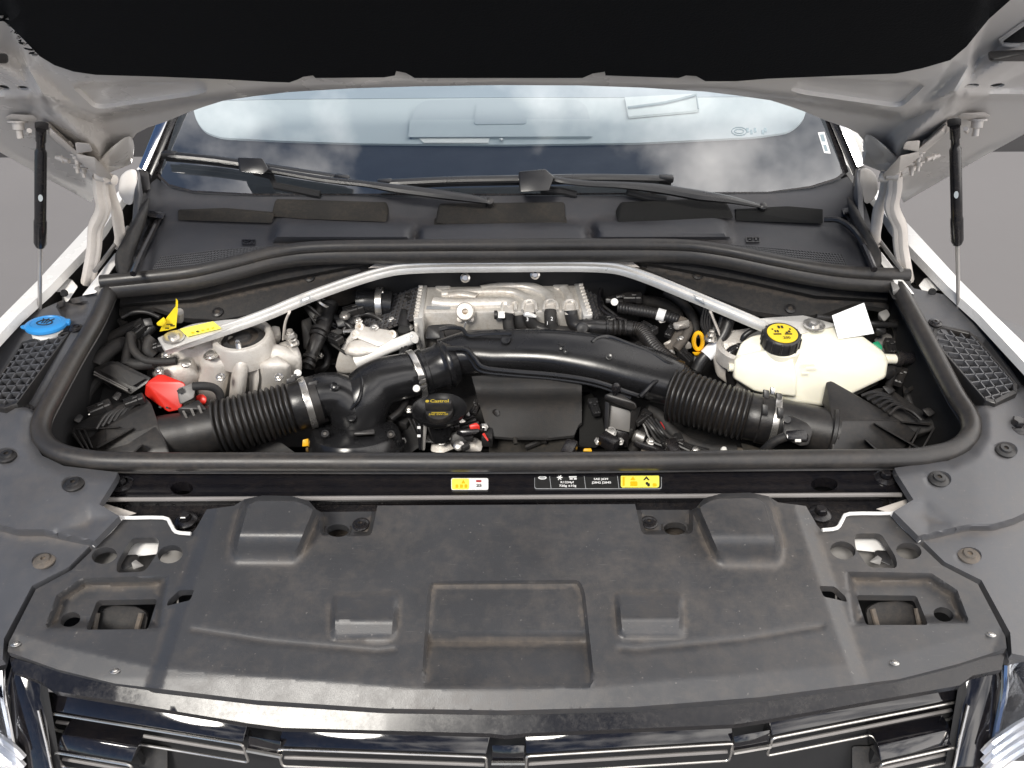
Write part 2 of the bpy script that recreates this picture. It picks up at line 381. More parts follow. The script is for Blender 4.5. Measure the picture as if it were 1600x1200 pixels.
# ------------------------------------------------------------------ setting
def quad(name, pts, mat_):
    me = bpy.data.meshes.new(name); me.from_pydata(pts, [], [(0, 1, 2, 3)]); o = link(name, me, mat_, None); o['kind'] = 'structure'; return o
yl = Yp(1590, 237, 1).z; yl = H/((H-yl)/1.0)
quad('floor', [(-60, -40, 0), (60, -40, 0), (60, yl, 0), (-60, yl, 0)], 'floor')
quad('floor_strip', [(-60, yl, .0), (60, yl, .0), (60, 90, .0), (-60, 90, .0)], 'floor_dark')

# ------------------------------------------------------------------ front body: heights along the picture's rows
def zb(py): return np.interp(py, [380, 440, 700, 745, 790, 900, 1000, 1060, 1120], [1.10, 1.085, 1.04, 1.028, 1.019, 1.004, .991, .984, .973])
def zbs(px, py): return float(zb(py))
# radiator cover ----------------------------------------------------------
LIP = [(20, 988), (100, 1010), (180, 1029), (240, 1042), (400, 1056), (650, 1076)]
LIPF = LIP + [(790, 1078)] + [m(*p) for p in LIP[::-1]]
BOT = [(12, 1022), (90, 1046), (180, 1068), (400, 1094), (600, 1107), (790, 1110)]
BOTF = BOT + [m(*p) for p in BOT[:-1][::-1]]
DOME = rpoly([(376, 784), (358, 850), (358, 890), (380, 916), (456, 912), (476, 862), (506, 790), (470, 770), (395, 770)], 20)
NOTCH = rpoly([(498, 780), (500, 838), (580, 838), (592, 780)], 9)
CREC = rpoly([(658, 1076), (668, 925), (672, 908), (906, 906), (914, 925), (930, 1076)], 14)
POCK = rpoly([(516, 926), (626, 924), (620, 1002), (514, 1004)], 14)
SREC = [(68, 984), (88, 930), (128, 903), (264, 899), (252, 984)]
HBIG = rpoly([(152, 938), (246, 936), (231, 983), (134, 984)], 5)
HSM = rpoly([(263, 938), (280, 922), (304, 921), (297, 938), (275, 943), (260, 947)], 4)
HSLOT = rpoly([(206, 840), (249, 840), (247, 862), (227, 893), (181, 895), (183, 878)], 9)
HC1, HC2, HC3 = ell(163, 868, 20, 13, 20, -.15), ell(266, 866, 20, 14, 20, -.2), ell(110, 968, 16, 11, 18, -.3)
HN = ell(528, 829, 18, 10, 20)
left_edge = [(12, 1018), (14, 1003), (56, 921), (112, 891), (148, 856), (192, 811), (257, 811), (268, 820), (277, 833), (298, 835), (306, 826), (323, 796), (366, 790), (382, 780), (410, 774), (455, 775), (482, 782), (494, 796), (502, 800), (588, 799), (590, 790)]
COVER = left_edge[::-1] + BOT[1:] + [m(*p) for p in BOT[:-1][::-1]][0:] + [m(*p) for p in left_edge[1:]]
def cover_z(PX, PY):
    z = zb(PY)
    low = LIPF + [(1700, 1200), (-100, 1200)]
    d = sdp(PX, PY, low)
    z = z - .0067*np.clip(-d/32, 0, 1.2)
    mid = [(332, 740), (328, 800), (236, 1085), (220, 1300)] + [m(220, 1300), m(236, 1085), m(328, 800), m(332, 740)]
    z = z + .011*np.clip((-sdp(PX, PY, mid)+11)/22, 0, 1)
    for P, h, w in ((DOME, .032, 26),):
        for q in (P, mm(P)): z = z + .036*sst((888-PY+(PX-790)*.0058)/56)*sst(-sdp(PX, PY, q)/13)
    for q in (NOTCH, mm(NOTCH)): z = z - bump(PX, PY, q, .022, 7)
    z = z - bump(PX, PY, CREC, .008, 7)
    inC = sst(-sdp(PX, PY, CREC)/5)
    z = z - inC*.014*np.clip((PY-986)/17, 0, 1)
    z = z + inC*.022*np.clip((PY-1003)/70, 0, 1)
    for q in (POCK, mm(POCK)):
        cx = np.mean([p[0] for p in q]); cyo = np.mean([p[1] for p in q]); 
        inp = sst(-sdp(PX, PY, q)/9)
        z = z + inp*(np.interp(PY-cyo, [-38, 5, 41, 60], [0, .015, .0, .0]))
    for q in (SREC, mm(SREC)): z = z - bump(PX, PY, q, .020, 15)
    for ln in ([(300, 984), (420, 1003), (590, 1018), (616, 1015)],):
        for q in (ln, [m(*p) for p in ln]): z = z - .0016*np.exp(-(sdl(PX, PY, q)/4)**2)
    return z
hol = [HBIG, HSM, HSLOT, HC1, HC2, HC3, HN]
CL = []
MIDP = [(332, 740), (328, 800), (236, 1085), (800, 1200), m(236, 1085), m(328, 800), m(332, 740)]
for P, w in ((NOTCH, 7), (POCK, 9), (SREC, 15), (DOME, 13)):
    for q in (P, mm(P)): CL += [clos(q), clos(inset(q, w))]
for k in (0, 1):
    ff = (lambda p: m(*p)) if k else (lambda p: p)
    CL += [[ff((p[0]+o, p[1])) for p in MIDP[:3]] for o in (-11, 11)] + [[ff((p[0], p[1]+o)) for p in ((300, 984), (420, 1003), (590, 1018), (616, 1015))] for o in (-8, -3.5, 0, 3.5, 8)]
    CL += [[ff((p[0], p[1])) for p in ((518, 968), (624, 967))]]
CL += [clos(CREC), clos(inset(CREC, 6)), [(676, 986), (905, 985)], [(674, 1003), (908, 1002)], LIPF]
cover = sheet('radiator_cover', COVER, cover_z, 'cover_plastic', holes=hol+[mm(h) for h in hol], step=4.5, thick=.012, lines=CL, label='dusty black moulded plastic cover across the front, with recesses and holes')
# what shows through the holes of the cover
for s in (0, 1):
    f = (lambda p: m(*p)) if s else (lambda p: p)
    fz = lambda lst: [Zp(*f((a, b)), c) for a, b, c in lst]
    hull('crossmember_end', fz([(170, 800, .985), (300, 800, .985), (130, 905, .95), (280, 905, .95)]) + fz([(170, 800, .96), (300, 800, .96), (130, 905, .925), (280, 905, .925)]), 'grey_plastic', bev=.003)
    hull('headlamp_bracket', fz([(206, 838, .99), (250, 838, .99), (246, 866, .985), (196, 872, .985), (206, 838, .983), (250, 838, .983), (246, 866, .978), (196, 872, .978)]), 'white_paint', bev=.002, label='white painted bracket seen through the slot in the cover')
    hull('bracket_clip', fz([(188, 868, .996), (216, 866, .994), (218, 880, .99), (190, 892, .99), (188, 868, .97), (218, 880, .97)]), 'black_plastic', bev=.002)
    hull('bracket_clip', fz([(205, 879, .998), (212, 874, .998), (226, 884, .992), (208, 890, .992), (210, 885, .97)]), 'grey_plastic', bev=.001)
    hull('bonnet_bumper', fz([(156, 952, .962), (180, 944, .966), (212, 946, .966), (234, 956, .962), (228, 990, .945), (150, 990, .945), (160, 952, .90), (230, 958, .90), (190, 990, .90)]), 'matt_black', bev=.006, label='dusty dark block inside the square opening of the cover')
    for q in ((152, 958, 146, 992), (221, 958, 212, 992)):
        tube('bumper_rib', [Zp(*f((q[0], q[1])), .965), Zp(*f((q[2], q[3])), .95)], .004, 'dust_grey', seg=8)
    hull('cover_rib', fz([(276, 922, .985), (279, 922, .985), (279, 945, .985), (276, 945, .985), (276, 922, .95), (279, 945, .95)]), 'grey_plastic', bev=0)
under = [(0, 1060), (0, 1000), (60, 900), (180, 790), (600, 790), (790, 790)]
sheet('radiator_support', under + [m(*p) for p in under[::-1]][1:] + [(790, 1100)], flat(.86), 'deep_black', step=40, thick=.02)

# screws ------------------------------------------------------------------
def screw_proto():
    bm = bmesh.new(); add_lathe(bm, [(.0125, 0), (.0125, .0018), (.0105, .003), (.0075, .0032), (.0068, .0055), (.003, .0058), (.0028, .003), (0, .003)], Vector((0, 0, 0)), Zz, 18)
    return bmobj('screw', bm, 'gloss_black', car)
def hexbolt_proto():
    bm = bmesh.new(); add_lathe(bm, [(.016, 0), (.016, .002), (.012, .0045), (.009, .005)], Vector((0, 0, 0)), Zz, 20); add_lathe(bm, [(.0075, .004), (.0075, .012), (.006, .013), (0, .013)], Vector((0, 0, 0)), Zz, 6)
    return bmobj('flange_bolt', bm, 'gloss_black', car)
SCREW = screw_proto(); HEX = hexbolt_proto(); used = {}
def put(proto, p, s=1.0, tilt=(0, 0, 0), mat_=None):
    if proto.name not in used: used[proto.name] = 1; o = proto
    else: o = copyo(proto)
    if mat_:
        o.data = o.data.copy(); o.data.materials[0] = MATS[mat_]
    o.location = p; o.scale = (s, s, s); o.rotation_euler = tilt; o.parent = car; o.matrix_parent_inverse = INV
    return o
def cz(px, py, d=0): return Zp(px, py, float(cover_z(np.array([px]), np.array([py]))[0])+d)
put(SCREW, cz(564, 820, .001), 1.0); put(SCREW, cz(1014, 817, .001), 1.0)
for (a, b) in ((25, 1007), (180, 1049), (1397, 1036), (1548, 992)): put(SCREW, cz(a, b, .001), .5, (-.5, 0, 0), 'steel')
for q in ((528, 829), m(528, 829)):
    lathe('hole_bush', [(.021, 0), (.021, .004), (.018, .004), (.018, -.03), (0, -.03)], Zp(q[0], q[1], float(zb(q[1]))-.014), Zz, 'matt_black')

# fender trims --------------------------------------------------------------
SEALO = [(176, 432), (148, 500), (112, 566), (70, 628), (52, 660), (52, 690), (66, 712), (100, 728), (184, 738)]
FEND = [(95, 470), (150, 458)] + SEALO + [(181, 746), (155, 788), (186, 806), (142, 851), (107, 886), (50, 915), (6, 998), (4, 1030), (-40, 1040), (-160, 1040), (-160, 560), (-20, 520)]
LEDGE = [(-160, 770), (-40, 812), (0, 830), (30, 838), (69, 838), (139, 853), (180, 866), (280, 866), (280, 700), (60, 640), (-160, 560)]
FACET = [(70, 836), (136, 779), (190, 806), (140, 852)]
def fend_z(fl):
    def z_(PX, PY):
        if fl: PX, PY = m(PX, PY)
        z = zb(PY) - .10*np.clip((60-PX)/400, 0, 1)**1.5
        z = z + .018*sst((-sdp(PX, PY, LEDGE)+1)/11)
        z = z - bump(PX, PY, FACET, .016, 55)
        for c in ((12, 713), (116, 757), (70, 877)): z = z - .005*sst((21-np.hypot(PX-c[0], (PY-c[1])*1.5))/6)
        z = z - .012*sst((20-sdl(PX, PY, SEALO[2:]))/26)
        if not fl: z = z - .02*sst(-sdp(PX, PY, rpoly([(85, 478), (100, 462), (140, 470), (136, 494), (100, 500)], 8))/6)
        return z
    return z_
VENT = rpoly([(120, 516), (84, 519), (40, 528), (-30, 612), (-24, 632), (8, 640), (30, 634), (50, 610)], 8)
LV = [(112, 514), (70, 524), (34, 534), (-22, 615), (-16, 632), (6, 638), (26, 630), (100, 530)]
for s in (0, 1):
    f = (lambda p: m(*p)) if s else (lambda p: p)
    out = [f(p) for p in FEND]; 
    VH = [f(p) for p in [(104, 520), (70, 528), (40, 538), (-14, 614), (4, 628), (22, 624)]]
    FLN = [[f(p) for p in clos(FACET)], [f(p) for p in LEDGE[1:7]], [f((p[0], p[1]-11)) for p in LEDGE[1:7]]] + [[f(p) for p in clos(ell(c[0], c[1], a, a*.67))] for c in ((12, 713), (116, 757), (70, 877)) for a in (21, 15)]
    sheet('fender_trim', out, fend_z(s), 'trim_plastic', holes=[VH], step=5.5, thick=.012, lines=FLN, label='grey-black plastic trim panel at the left of the engine bay' if not s else 'grey-black plastic trim panel at the right of the engine bay')
    for i, c in enumerate(((12, 713), (116, 757), (70, 877))):
        q = f(c); o = put(SCREW, Zp(q[0], q[1], float(fend_z(s)(np.array([q[0]]), np.array([q[1]]))[0])+.001), 1.25, (random.uniform(-.1, .1), 0, random.random()))
        o.data = o.data.copy(); o.data.materials[0] = MATS['dust_grey'] if i == 2 else MATS['black_plastic']
    for c in ((41, 641), (118, 513)):
        q = f(c); put(SCREW, Zp(q[0], q[1], zbs(*q)+.002), .95)
put(HEX, Zp(1586, 667, 1.05), 1.3)

# the two slatted vents -------------------------------------------------------
def vent(pts, rows, cols, label):
    # pts: rear-outer, rear-inner, front-inner, front-outer corners in pixels
    bm = bmesh.new(); A, B, C, D = [Zp(*p, 1.075) for p in pts[:4]]
    ol = [Zp(*p, 1.074) for p in pts[4]]; n = len(ol)
    cen = sum(ol, Vector())/n
    inn = [p + (cen-p).normalized()*.009 for p in ol]
    for a, b, c, d in zip(ol, ol[1:]+ol[:1], inn[1:]+inn[:1], inn):
        q = []
        for v in (a, b, c, d): q += [v, v-Vector((0, 0, .022))]
        add_hull(bm, q, .0008, 1)
    fr = bmobj('vent_grille', bm, 'black_plastic', car, label)
    def inside(p): 
        c = False
        for a, b in zip(inn, inn[1:]+inn[:1]):
            if (a.y > p.y) != (b.y > p.y) and p.x < (b.x-a.x)*(p.y-a.y)/(b.y-a.y)+a.x: c = not c
        return c
    def clip(p, q):
        ts = [i/60 for i in range(61) if inside(p.lerp(q, i/60))]
        return (p.lerp(q, ts[0]), p.lerp(q, ts[-1])) if len(ts) > 1 else None
    for i in range(1, rows):
        t = i/rows; s = clip(A.lerp(D, t), B.lerp(C, t))
        if s:
            b2 = bmesh.new(); a, b = s; d = (b-a); u = Vector((0, 1, .7)).normalized()*.007; w = Vector((0, -.5, .7)).normalized()*.0013
            e = d.normalized()*.001
            add_hull(b2, [v+Vector((0, j*.0012, k)) for v in (a-e, b+e) for k in (-.001, -.010) for j in (-1, 1)], 0); bmobj('slat', b2, 'trim_plastic', fr)
    for j in range(1, cols):
        t = j/cols; s = clip(A.lerp(B, t), D.lerp(C, t))
        if s:
            b2 = bmesh.new(); a, b = s; add_hull(b2, [v+Vector((k*.0011, 0, h)) for v in (a, b) for k in (-1, 1) for h in (-.001, -.014)], 0); bmobj('divider', b2, 'trim_plastic', fr)
    b2 = bmesh.new(); add_hull(b2, [p-Vector((0, 0, h)) for p in inn for h in (.045, .05)], 0); bmobj('vent_base', b2, 'deep_black', fr)
vent([(34, 530), (112, 514), (30, 636), (-44, 634), LV], 11, 5, 'slatted black air vent beside the blue filler cap')
RV = [(1460, 510), (1468, 507), (1514, 517), (1528, 528), (1590, 600), (1590, 614), (1556, 630), (1540, 626), (1455, 528)]
vent([(1453, 508), (1535, 528), (1612, 612), (1545, 634), RV], 11, 5, 'slatted black air vent on the trim panel at the right')

# bonnet seal -------------------------------------------------------------
sp = [(178, 438, 1.085), (152, 498, 1.075), (118, 556, 1.065), (84, 618, 1.055), (66, 655, 1.05), (66, 684, 1.046), (88, 705, 1.043), (128, 716, 1.041), (190, 721, 1.04), (400, 722, 1.04), (790, 722, 1.04)]
spr = [(1389, 425, 1.085), (1420, 480, 1.077), (1458, 550, 1.065), (1492, 615, 1.055), (1514, 650, 1.05), (1516, 678, 1.046), (1494, 700, 1.043), (1455, 711, 1.041), (1398, 716, 1.04), (1180, 718, 1.04)]
pp = smooth([Zp(*p) for p in sp + spr[::-1]], 8)
bm = bmesh.new(); add_tube(bm, pp, .0152, 14); 
p2 = [p-Vector((0, 0, .014)) for p in pp]; add_tube(bm, p2, .0105, 10, True, (1, .45))
bmobj('bonnet_seal', bm, 'rubber', car, 'fat black rubber seal round the front and sides of the engine bay')
rs = [(158, 440, 1.088), (230, 433, 1.09), (300, 425, 1.094), (370, 409, 1.099), (430, 394, 1.103), (500, 386, 1.105), (640, 384, 1.106), (790, 383, 1.107), (940, 382, 1.106), (1060, 383, 1.105), (1130, 391, 1.103), (1210, 407, 1.099), (1290, 421, 1.094), (1350, 427, 1.09), (1420, 430, 1.088)]
rp_ = smooth([Zp(p[0], p[1], p[2]+.012) for p in rs], 8)
bm = bmesh.new(); add_tube(bm, rp_, .0125, 14); add_tube(bm, [p+Vector((0, -.012, -.018)) for p in rp_], .014, 10, True, (.6, 1))
bmobj('rear_seal', bm, 'rubber', car, 'black rubber seal bowed along the rear of the engine bay below the windscreen')

# bay tub: walls and floor
bay = [(178, 440), (118, 560), (66, 655), (70, 700), (130, 714), (790, 720), (1450, 712), (1514, 690), (1514, 650), (1450, 540), (1389, 428), (1200, 407), (1060, 384), (790, 380), (520, 384), (380, 408)]
top = [Zp(a, b, zbs(a, b)-.022) for a, b in resample(bay, 40)]
bm = bmesh.new(); n = len(top); U = [bm.verts.new(p) for p in top]; cc = sum(top, Vector())/n
Lw = [bm.verts.new(Vector((cc.x+(p.x-cc.x)*.97, cc.y+(p.y-cc.y)*(.95 if p.y < cc.y else 1.25), .62))) for p in top]
for i in range(n): bm.faces.new((U[i], U[(i+1) % n], Lw[(i+1) % n], Lw[i]))
bm.faces.new(Lw); bmobj('bay_tub', bm, 'deep_black', car)

# bulkhead panels below the rear seal
for s in (0, 1):
    o1 = [(188, 455, 1.055), (300, 450, 1.062), (390, 430, 1.07), (470, 412, 1.078), (600, 404, 1.08), (560, 425, 1.06), (480, 460, 1.035), (400, 490, 1.01), (340, 500, 1.0), (290, 497, 1.0), (240, 480, 1.01), (186, 490, 1.0)]
    ref = o1 if not s else [m(*p[:2], 788)+(p[2],) for p in o1]
    def bz(PX, PY, s=s):
        if s: PX, PY = m(PX, PY, 788)
        t = np.clip((PX-190)/400, 0, 1); zt = 1.055+.03*t
        top_y = np.interp(PX, [180, 300, 390, 470, 600], [450, 447, 428, 410, 400])
        step = np.interp(PX, [180, 300, 400, 600], [478, 470, 447, 410])
        return zt - .0006*(PY-top_y) - .012*sst((PY-step)/5+.5)
    sheet('bulkhead_panel', [p[:2] for p in ref], bz, 'matt_black', step=5, thick=.01, lines=[[(q if not s else m(*q, 788)) for q in [(188, 478+o), (300, 470+o), (400, 447+o), (560, 416+o)]] for o in (-2.5, 2.5)])
    for c in ((340, 488), (484, 434)):
        q = c if not s else m(*c, 788)
        lathe('push_clip', [(.0105, 0), (.0105, .002), (.006, .0035), (.005, .002), (0, .002)], Zp(q[0], q[1], float(bz(np.array([q[0]]), np.array([q[1]]))[0])+.001), Vector((0, -.4, 1)), 'black_plastic', seg=16)

# crossmember with the printed labels ----------------------------------------
CM = [(181, 741), (300, 740), (1280, 735), (1392, 733), (1412, 766), (1390, 786), (192, 792), (163, 772)]
def cm_z(PX, PY):
    k = PY + .0058*(PX-790)                                   # along the tilted row
    return np.interp(k, [733, 741, 747, 768, 776, 781, 790, 800], [1.016, 1.016, 1.013, 1.011, 1.013, 1.006, .985, .985])
sheet('crossmember', CM, cm_z, 'piano_black', holes=[ell(284, 763, 18, 10), ell(1288, 757, 21, 11)], step=5, thick=.02, label='glossy black cross beam carrying the printed stickers')
tube('edge_highlight', [Zp(166, 780.5, 1.0135), Zp(790, 777, 1.0135), Zp(1408, 773, 1.0135)], .0036, 'edge_grey', seg=8)  # grey tube paints the highlight along the beam's bevel
put(HEX, Zp(191, 757, 1.012), 1.05); put(HEX, Zp(1382, 747, 1.012), 1.05); put(HEX, Zp(291, 813, 1.0), 1.05); put(HEX, Zp(1281, 803, 1.0), 1.05)
lower = [(196, 784), (330, 790), (800, 788), (1250, 783), (1382, 778), (1376, 800), (1330, 800), (1300, 828), (1260, 824), (1180, 800), (400, 808), (320, 834), (280, 834), (258, 810), (192, 808)]
sheet('cover_flange', lower, flat(.992), 'gloss_black', step=14, thick=.006)
for s in (0, 1):
    f = (lambda p: m(*p)) if s else (lambda p: p)
    P = [(181, 744), (163, 774), (157, 790), (175, 803), (192, 809), (255, 809), (266, 818), (275, 831), (298, 834)]
    tube('body_flange', smooth([Zp(*f(p), zbs(*p)+.005) for p in P], 3), .0028, 'white_paint', seg=8, label='white painted body edge beside the cross beam')
    tube('body_flange', [Zp(*f(p), zbs(*p)+.004) for p in ((190, 810), (172, 830), (146, 854))], .0026, 'white_paint', seg=8)
    hull('flange_gusset', [Zp(*f(p), z) for p in ((156, 784), (176, 790), (214, 802), (190, 809), (156, 797)) for z in (1.005, 1.0)], 'primer_white', bev=.001)
    hull('body_rail', [Zp(*f(p), z) for p in ((200, 734), (150, 790), (190, 812), (130, 870), (100, 850), (80, 740)) for z in (.99, .95)], 'deep_black', bev=0)
    sheet('seam_backing', [f(p) for p in ((160, 850), (120, 900), (65, 935), (30, 1010), (-10, 1010), (40, 900), (100, 870), (140, 835))], flat(.95), 'deep_black', step=20, thick=.01)

# stickers ----------------------------------------------------------------
EX = (Zp(1000, 752-.0058*200, 1.0125)-Zp(800, 752, 1.0125)).normalized(); EY = Vector((-EX.y, EX.x, -.06)).normalized()
def cmp_(px, py, d=.0015): return Zp(px, py, 1.0125+d)
def decal(name, pts, mat_, parent, d=.0015, label=None):
    me = bpy.data.meshes.new(name); n = len(pts); top_ = [cmp_(a, b, d) for a, b in pts]; bot = [p-Vector((0, 0, .0012)) for p in top_]
    me.from_pydata(top_+bot, [], [list(range(n))[::-1], list(range(n, 2*n))]+[(i, (i+1) % n, n+(i+1) % n, n+i) for i in range(n)]); return link(name, me, mat_, parent, label)
# small two-tone sticker
def rr(x0, y0, x1, y1, r=3): return rpoly([(x0, y0), (x1, y0), (x1, y1), (x0, y1)], r)
st = decal('warning_sticker', rr(705, 747, 763, 765), 'print_white', car, .0010, 'small yellow and white sticker on the cross beam')
decal('yellow_field', rr(706, 747.6, 733, 764.4), 'yellow_print', st, .0016)
decal('ink_block', rr(744, 750, 752, 753, .5), 'red_dark', st, .0016)
text('lettering', '25', cmp_(748.5, 758.5, .0018), EX, EY, .0085, 'print_black', st, .03)
for x in (712, 719, 726): decal('ink_block', rr(x, 757, x+4, 762, .5), 'orange_yellow', st, .0022)
decal('ink_triangle', [(724, 750), (727, 755), (721, 755)], 'orange_yellow', st, .0022)
# the long label
lb = decal('refrigerant_label', rr(835, 740, 1034, 763.5, 4), 'print_grey', car, .0008, 'long black label with white print on the cross beam')
decal('label_field', rr(835.7, 740.7, 1033.3, 762.8, 4), 'print_black', lb, .0012)
for x in (858, 912, 964): decal('label_rule', [(x, 741), (x+.8, 741), (x+3.4, 762.5), (x+2.6, 762.5)], 'print_grey', lb, .0016)
decal('logo_oval', ell(847.5, 746.3, 6.6, 2.6), 'print_white', lb, .0016)
decal('logo_ring', ell(847.5, 746.3, 5.2, 1.6), 'print_grey', lb, .002)
for k in range(3):
    a = k*math.pi/3; c, s_ = math.cos(a)*4.4, math.sin(a)*4.0
    decal('snowflake_arm', [(874.5-c+s_*.15, 745.8-s_-c*.15), (874.5+c+s_*.15, 745.8+s_-c*.15), (874.5+c-s_*.15, 745.8+s_+c*.15), (874.5-c-s_*.15, 745.8-s_+c*.15)], 'print_white', lb, .0016+.0004*k)
decal('symbol_block', rr(889, 743.4, 901, 746, 1), 'print_white', lb, .0016); decal('symbol_block', rr(890, 747.2, 895, 749, .6), 'print_white', lb, .0016); decal('symbol_block', rr(896.5, 747.2, 901, 749, .6), 'print_white', lb, .0016)
text('lettering', 'R1234yf', cmp_(886, 753.6, .0018), EX, EY, .0062, 'print_white', lb, .02)
text('lettering', '720g ±10g', cmp_(887, 759, .0018), EX, EY, .0062, 'print_white', lb, .02)
text('lettering', 'SAE J639', cmp_(939, 748.5, .0018), EX, EY, .0062, 'print_white', lb, .02)
text('lettering', 'J2842 J2845', cmp_(940, 754, .0018), EX, EY, .0062, 'print_white', lb, .02)
decal('yellow_field', rr(970, 742, 1030, 761.5, 4), 'yellow_print', lb, .0018)
decal('ink_block', rr(985, 752, 996, 759.5, 1.5), 'orange_yellow', lb, .0024); decal('ink_triangle', [(1010, 744), (1015, 750), (1012.5, 750), (1010, 747.2), (1007.5, 750), (1005, 750)], 'print_black', lb, .0024)
for q in ((1009, 753, 1013, 757), (1011.5, 755, 1015.5, 759.5)): decal('ink_block', rr(*q, 1), 'print_black', lb, .0024+.0003*(q[0] > 1010))
decal('ink_block', rr(1020, 755, 1026, 760, 1), 'orange_yellow', lb, .0024); decal('ink_triangle', [(989, 744.5), (993, 750), (985, 750)], 'orange_yellow', lb, .0024); decal('ink_block', rr(973, 745, 976, 759, 1), 'orange_yellow', lb, .0024)
# ------------------------------------------------------------------ cowl, windscreen, dash, wipers
WB = [(243, 272), (262, 290), (300, 300), (400, 305), (600, 306), (800, 305), (1000, 305), (1200, 302), (1270, 293), (1310, 280), (1326, 268)]
COWL = [(186, 428), (205, 370), (222, 320), (236, 286), (245, 279)] + [(a, b+1) for a, b in WB[1:-1]] + [(1324, 276), (1345, 300), (1358, 340), (1378, 420)] + [(1300, 424), (1210, 410), (1130, 394), (1060, 386), (790, 386), (500, 389), (430, 398), (370, 412), (300, 428), (230, 436)]
BXL = rpoly([(424, 344), (440, 336), (632, 342), (652, 348), (648, 384), (415, 384)], 12)
BXR = rpoly([(920, 346), (936, 340), (1120, 334), (1140, 342), (1152, 380), (926, 384)], 12)
BXC = rpoly([(652, 352), (700, 346), (880, 344), (916, 350), (922, 386), (650, 386)], 10)
GRL = [(246, 402), (330, 392), (430, 384), (400, 392), (350, 408), (300, 420), (236, 424)]
def cowl_z(PX, PY):
    z = np.interp(PY, [270, 305, 345, 385, 430], [1.165, 1.15, 1.122, 1.112, 1.10])
    for q, h, w in ((BXL, .018, 16), (BXR, .018, 16), (BXC, .014, 8)): z = z + bump(PX, PY, q, h, w)
    z = z + .018*np.clip((250-PX)/40, 0, 1)*np.clip((330-PY)/40, 0, 1)
    for q in ([(205, 428), (222, 372), (240, 332), (256, 334), (228, 400), (216, 428)], [(1365, 420), (1338, 366), (1310, 345), (1322, 338), (1352, 372), (1376, 420)]): z = z - bump(PX, PY, q, .02, 5)
    return z
cowl = sheet('cowl_panel', COWL, cowl_z, 'cowl_plastic', step=6, thick=.012, label='dark grey plastic scuttle panel below the windscreen')
def cw(px, py, d=0): return Zp(px, py, float(cowl_z(np.array([float(px)]), np.array([float(py)]))[0])+d)
# perforated intake grilles: a dark plate under a real net of bars
for s in (0, 1):
    ul = [(250, 401), (330, 391), (432, 383)]; ll = [(236, 423), (300, 417), (400, 394)]
    if s: ul = [(1130, 381), (1220, 388), (1316, 397)]; ll = [(1160, 389), (1255, 412), (1326, 418)]
    def cv(line, t):
        i = 0 if t < .5 else 1; u = t*2-i; return tuple(line[i][k]+(line[i+1][k]-line[i][k])*u for k in (0, 1))
    NC = 40; NR = 6
    G = [[cw(*tuple(cv(ul, c/NC)[k]+(cv(ll, c/NC)[k]-cv(ul, c/NC)[k])*r/NR for k in (0, 1)), .003) for c in range(NC+1)] for r in range(NR+1)]
    g = lattice('intake_grille', G, .30, .003, 'grille_plastic', car, 'finely perforated air intake in the scuttle panel, '+('right' if s else 'left')+' side')
# raised wiper marks
for (x, y) in ((378, 374), (1166, 370)):
    bm = bmesh.new()
    for q in ((x, y, x+21, y+1), (x, y+7, x+21, y+8), (x, y, x+1, y+8), (x+10, y, x+11, y+8), (x+20, y, x+21, y+8), (x+4, y+3, x+8, y+4.5), (x+14, y+2, x+17, y+5)):
        add_hull(bm, [cw(a, b, d) for a in (q[0], q[2]) for b in (q[1], q[3]) for d in (.0008, .003)], 0)
    bmobj('moulded_mark', bm, 'gloss_black', car)
# foam blocks
def foam(name, top_, bot, mat_, z0, z1, label):
    pts = []
    for p in top_: pts += [Zp(*p, z1), Zp(*p, z1)+Vector((0, .02, -.01))]
    for p in bot: pts += [Zp(*p, z0), Zp(*p, z0)+Vector((0, .05, 0))]
    hull(name, pts, mat_, bev=.004, label=label)
foam('foam_block', [(430, 311), (602, 316)], [(423, 339), (470, 343), (605, 348)], 'foam', 1.13, 1.150, 'brown foam strip on the scuttle, left of centre')
foam('foam_block', [(687, 318), (882, 316)], [(680, 350), (884, 347)], 'foam', 1.128, 1.149, 'brown foam strip in the middle of the scuttle')
foam('foam_block', [(972, 316), (1130, 309)], [(964, 349), (1148, 342)], 'foam_dark', 1.13, 1.150, 'dark foam strip on the scuttle, right of centre')
foam('foam_strip', [(278, 328), (350, 325), (428, 333)], [(278, 344), (350, 342), (424, 349)], 'foam', 1.125, 1.138, 'thin curved foam strip at the left of the scuttle')
foam('foam_strip', [(1150, 327), (1230, 322), (1286, 327)], [(1150, 345), (1230, 342), (1286, 350)], 'foam_dark', 1.125, 1.138, 'thin curved foam strip at the right of the scuttle')
foam('foam_strip', [(700, 348), (886, 346)], [(676, 353), (886, 351)], 'foam', 1.124, 1.13, 'narrow brown foam edge under the middle strip')
for s in (0, 1):
    f = (lambda p: m(p[0], p[1], 788)) if s else (lambda p: p)
    tube('cowl_channel', smooth([Zp(*f(p), 1.13) for p in ((252, 334), (238, 362), (222, 395), (208, 428))], 4), .006, 'gloss_black', seg=8)
    hull('cowl_corner_clip', [Zp(*f(p), z) for p in ((230, 328), (258, 332), (255, 342), (228, 338)) for z in (1.13, 1.143)], 'gloss_black', bev=.002)
tube('washer_hose', smooth([Zp(*p) for p in ((1288, 343, 1.14), (1310, 344, 1.145), (1330, 356, 1.14), (1346, 376, 1.135), (1356, 400, 1.12))], 6), .006, 'hose_black', seg=8)
